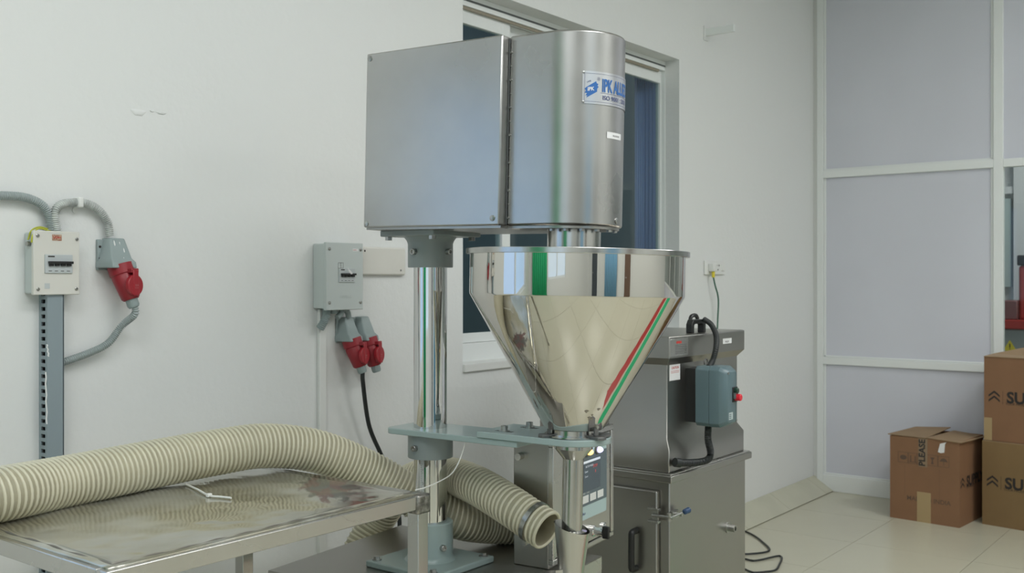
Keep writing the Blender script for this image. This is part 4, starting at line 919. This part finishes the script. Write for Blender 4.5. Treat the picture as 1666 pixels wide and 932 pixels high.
obj('start_knob', MB().lathe([(.010, 0), (.010, .008), (.008, .010)], (.064, -.134, .120), (0, -1, 0), 16), pm('dark_green_button', (.01, .05, .03), .4), kb)
obj('lever_flag', MB().box((.050, -.142, .094), (.055, -.134, .114)), M['bolt'], kb)
m = MB(); rect(m, .022, .026, .052, .050, pl, .0006); lb = obj('type_label', m, pm('pale_blue_label', (.50, .58, .58), .5), MS)
m = MB()
for k in range(3): rect(m, .025, .030+k*.006, .040, .033+k*.006, pl, .0009)
obj('label_print', m, M['starter'], lb)
for x, z in ((.02, .18), (.08, .02)): obj('screw', MB().cyl((x, -.129, z), (x, -.1315, z), .004), M['bolt'], fs)
m = MB(); sweep(m, [(3.115, SY0-.045, 1.115), atY(1160, 585, SY0-.045), atY(1165, 565, SY0-.05), atY(1165, 545, SY0-.03), atY(1157, 528, SY0), atY(1145, 519, SY0+.03)], bumpy(.0095, .0006, .006), .002, 12)
tag(obj('flexible_conduit', m, M['rubber']), 'black conduit arching up from the top of the slate blue switch box', 'conduit')
m = MB(); sweep(m, [(3.105, SY0-.05, .925), atY(1152, 715, SY0-.05), atY(1156, 735, SY0-.048), atY(1152, 747, SY0-.045), atY(1135, 752, SY0-.03), atY(1105, 753, SY0-.02)], bumpy(.0115, .001, .005), .0015, 12)
m.cyl(atY(1106, 753, SY0-.02), atY(1098, 752, SY0-.012), .015)
tag(obj('flexible_conduit', m, M['rubber']), 'black corrugated conduit curling below the slate blue switch box onto the ledge', 'conduit')
m = MB(); c = atY(1146, 589, SY0+.010)
m.loft([[c + Vector((math.cos(a)*(.012+.0025*math.cos(b)), .0025*math.sin(b)-.006, math.sin(a)*(.012+.0025*math.cos(b)))) for b in [2*PI*j/8 for j in range(8)]] for a in [2*PI*i/24 for i in range(25)]], cap=False)
tag(obj('lifting_ring', m, M['clip']), 'small dark ring on the cabinet above the slate blue switch box', 'ring')
# floor cords
cord = [(1190, 856), (1200, 859), (1225, 870), (1240, 881), (1252, 893), (1245, 898), (1218, 901), (1200, 901), (1180, 905)]
m = MB(); sweep(m, [atZ(u, v, .006) for u, v in cord], .005, .02, 8)
tag(obj('floor_cord', m, M['rubber']), 'upper loop of black cord on the floor right of the steel cabinet', 'cord')
cord = [(1185, 905), (1200, 908), (1212, 909), (1225, 912), (1240, 910), (1252, 907), (1268, 904), (1272, 908), (1268, 918), (1262, 927), (1245, 930), (1225, 931), (1210, 925), (1195, 922)]
m = MB(); sweep(m, [atZ(u, v, .006) for u, v in cord], .005, .02, 8)
tag(obj('floor_cord', m, M['rubber']), 'lower wavy black cord on the floor right of the steel cabinet', 'cord')

# ---------------------------------------------------------------- cardboard cartons
def carton(label, nr, e1, e2, W, D, H, z, mat, group=None):
    """nr near bottom corner; e1 along the left-hand face, e2 along the right-hand face (unit plan vectors)"""
    t = thing('cardboard_carton', label, 'carton', (nr[0], nr[1], z), math.atan2(e2[1], e2[0]), group)
    # local: +x = e2 (right-hand face), +y = e1 (left-hand face)
    return t
def P2(v): return Vector((v[0], v[1]))
def local_carton(t, W, D, H, mat, flaps=.06):
    """x in 0..D (right-hand face y=0), y in 0..W (left-hand face x=0)"""
    m = MB(); k = .004
    for a, b in (((0, 0, 0), (D, k, H)), ((0, W-k, 0), (D, W, H)), ((0, k, 0), (k, W-k, H)), ((D-k, k, 0), (D, W-k, H)), ((k, k, 0), (D-k, W-k, k)), ((k, k, H-.02), (D-k, W-k, H-.016))): m.box(a, b)
    return obj('carton_body', m, mat, t, smooth=0)
A1 = atZ(1448, 841, 0); A2 = atZ(1561, 859, 0); A3 = atZ(1594.5, 848.5, 0)
e1 = (P2(A1)-P2(A2)); Wd = e1.length; e1.normalize(); e2 = Vector((-e1.y, e1.x)); 
if e2.dot(P2(A3)-P2(A2)) < 0: e2 = -e2
rzc = math.atan2(e2.y, e2.x)
c1 = thing('cardboard_carton', 'lone brown carton on the floor left of the two stacked cartons, flaps slightly open', 'carton', (A2.x, A2.y, 0), rzc)
Dd = .40; Hh = EYE - (719.5-455)*(A2.x*VX+A2.y*VY)/1660
local_carton(c1, Wd, Dd, Hh, M['card'])
def decor(c, W, D, H, mat, lone=False, flip=1):
    # left-hand face: x=0, seen from -x; text runs from y=W to y=0
    fl = flat((0, W, 0), (0, -1, 0), (0, 0, 1), (-1, 0, 0)); fr = flat((0, 0, 0), (1, 0, 0), (0, 0, 1), (0, -1, 0))
    def logo(m, f, x, z, s):
        for k in (0, 1):
            dz = -k*.36*s
            poly(m, [(x, z+.30*s+dz), (x+.40*s, z+.62*s+dz), (x+.40*s, z+.46*s+dz), (x, z+.14*s+dz)], f, .0008)
            poly(m, [(x+.40*s, z+.62*s+dz), (x+.62*s, z+.46*s+dz), (x+.62*s, z+.30*s+dz), (x+.40*s, z+.46*s+dz)], f, .0008)
            poly(m, [(x+.62*s, z+.46*s+dz), (x+.8*s, z+.30*s+dz), (x+.8*s, z+.14*s+dz), (x+.62*s, z+.30*s+dz)], f, .0008)
        rect(m, x+1.0*s, z-.35*s, x+1.02*s, z+.62*s, f, .0008)
        text(m, 'SUPPLY', 1.13*s, lambda a, b, d: f(x+1.28*s+a, z-.20*s+b, .0008), bold=.035, sx=1.0)
        text(m, 'YOUR PRODUCT', .24*s, lambda a, b, d: f(x+1.2*s+a, z-.36*s+b, .0008))
    return fl, fr, logo
fl, fr, logo = decor(c1, Wd, Dd, Hh, None)
m = MB(); logo(m, fr, .018, .48*Hh, .075); obj('logo_print', m, M['ink'], c1)
m = MB()
# handling symbols: arrows up, glass, umbrella and such
zc = Hh*.75
for k, xc in enumerate((.15, .26, .50*Wd+.0, .62*Wd, .78*Wd)):
    xc = Wd*(.20, .34, .47, .62, .78)[k]; s = .026
    for a in ((-1.2, -1.2, 1.2, -1.12), (-1.2, 1.12, 1.2, 1.2), (-1.2, -1.2, -1.12, 1.2), (1.12, -1.2, 1.2, 1.2)): rect(m, xc+a[0]*s, zc+a[1]*s, xc+a[2]*s, zc+a[3]*s, fl, .0006)
    if k == 0: poly(m, [(xc+s*.8*math.cos(a), zc+s*.55*math.sin(a)) for a in [2*PI*i/10 for i in range(10)]], fl)
    if k == 1:
        for dx in (-.5, .5): rect(m, xc+(dx-.12)*s, zc-.8*s, xc+(dx+.12)*s, zc+.6*s, fl)
        rect(m, xc-.8*s, zc-.9*s, xc+.8*s, zc-.75*s, fl)
    if k == 3: poly(m, [(xc-.5*s, zc+.7*s), (xc+.5*s, zc+.7*s), (xc+.1*s, zc), (xc+.3*s, zc-.8*s), (xc-.3*s, zc-.8*s), (xc-.1*s, zc)], fl)
    if k == 4: poly(m, [(xc-.9*s, zc), (xc-.5*s, zc+.6*s), (xc, zc+.8*s), (xc+.5*s, zc+.6*s), (xc+.9*s, zc)], fl); rect(m, xc-.06*s, zc-.8*s, xc+.06*s, zc, fl)
text(m, 'MADE IN INDIA', .036, lambda x, y, d: fl(Wd*.25+x, Hh*.245+y, .0006), bold=.01)
for a in ((.22*Wd, .30*Hh, .222*Wd, .66*Hh), (.72*Wd, .30*Hh, .722*Wd, .66*Hh)): rect(m, *a, fl, .0005)
obj('printed_symbols', m, M['ink_soft'], c1)
m = MB(); rect(m, Wd*.40, 0, Wd*.60, Hh*.36, lambda x, y, d: fl(x, y, .0012)); tp = obj('packing_tape', m, M['tape'], c1)
m = MB(); rect(m, Wd*.42, Hh*.66, Wd*.55, Hh*1.0, lambda x, y, d: fl(x, y, .0012)); tp = obj('packing_tape', m, M['tape_clear'], c1)
m = MB(); text(m, 'PLEASE', .05, lambda x, y, d: fl(Wd*.515-y, Hh*.67+x, .0018), bold=.03); obj('tape_print', m, M['ink'], tp)
m = MB(); poly(m, [(Wd*.70, Hh*.86), (Wd*.74, Hh*.85), (Wd*.79, Hh*.86), (Wd*.80, Hh*.96), (Wd*.82, Hh*.985), (Wd*.73, Hh*.96)], lambda x, y, d: fl(x, y, .0015)); obj('torn_label', m, M['white_l'], c1)
def flap(c, pts, t=.004):
    m = MB(); n = len(pts); m.add([Vector(p) for p in pts]+[Vector(p)+Vector((0, 0, t)) for p in pts], [tuple(range(n)), tuple(range(n, 2*n))]+[(i, (i+1) % n, n+(i+1) % n, n+i) for i in range(n)])
    return obj('flap', m, M['card_top'], c, smooth=0)
g_ = .012
flap(c1, [(-.002, Wd*.47, Hh+.002), (-.004, Wd+.012, Hh+.004), (Dd, Wd+.004, Hh+.004), (Dd, Wd*.47, Hh+.022)])
flap(c1, [(-.010, -.012, Hh-.004), (-.002, Wd*.46, Hh+.004), (Dd, Wd*.42, Hh+.004), (Dd, -.022, Hh-.012)])
m = MB(); rect(m, 0, 0, .0, .0, lambda x, y, d: Vector((0, 0, 0)))
# stacked pair
B1 = atZ(1598, 852, 0); B2 = atZ(1666, 863.5, 0); ev = (P2(B2)-P2(B1)).normalized()
def stacked(u, v, z, H, W, label, mat, yaw=0, tape=False):
    n = P2(atZ(u, v, z)); ex = Matrix.Rotation(yaw, 2) @ ev
    # local x = ex (visible front, runs right), local y = depth away
    ang = math.atan2(ex.y, ex.x); t = thing('cardboard_carton', label, 'carton', (n.x, n.y, z), ang, 'stacked cartons by the partition')
    D = .40; k = .004; m = MB()
    for a, b in (((0, 0, 0), (W, k, H)), ((0, D-k, 0), (W, D, H)), ((0, k, 0), (k, D-k, H)), ((W-k, k, 0), (W, D-k, H)), ((k, k, 0), (W-k, D-k, k)), ((k, k, H-.012), (W-k, D-k, H-.008))): m.box(a, b)
    obj('carton_body', m, mat, t, smooth=0)
    f = flat((0, 0, 0), (1, 0, 0), (0, 0, 1), (0, -1, 0)); _, _, logo = decor(t, W, D, H, mat)
    m = MB(); logo(m, f, .026, H*.50, .078); obj('logo_print', m, M['ink'], t)
    return t, f, D
hD = (B1.x*VX+B1.y*VY); H2 = EYE-(717-455)*hD/1660
t, f, D = stacked(1598, 852, 0, H2, .62, 'tan carton on the floor at the right edge, lower of the stack of two', M['card2'])
flap(t, [(0, 0, H2), (.62, 0, H2), (.62, D*.49, H2+.002), (0, D*.49, H2+.002)]); flap(t, [(0, D*.51, H2+.002), (.62, D*.51, H2+.002), (.62, D, H2), (0, D, H2)])
H3 = (714-579)*hD/1660
t, f, D = stacked(1601, 715, H2+.0062, H3, .60, 'brown carton with raised flaps, upper of the stack of two at the right edge', M['card'], 0)
flap(t, [(0, -.004, H3), (.60, -.004, H3), (.60, D*.5, H3+.02), (.16, D*.5, H3+.05), (0, D*.35, H3+.008)]); flap(t, [(0, D, H3), (.60, D, H3), (.60, D*.52, H3+.02), (.10, D*.6, H3+.035), (0, D*.8, H3+.008)])
m = MB(); rect(m, 0.0, 0, .045, .13, lambda x, y, d: f(x, y, .0015)); obj('packing_tape', m, M['tape'], t)
m = MB(); text(m, 'PKG', .05, lambda x, y, d: f(.30+x, .05+y, .0012), bold=.03); obj('side_print', m, M['ink'], t)
SC.view_settings.exposure = SC.view_settings.exposure
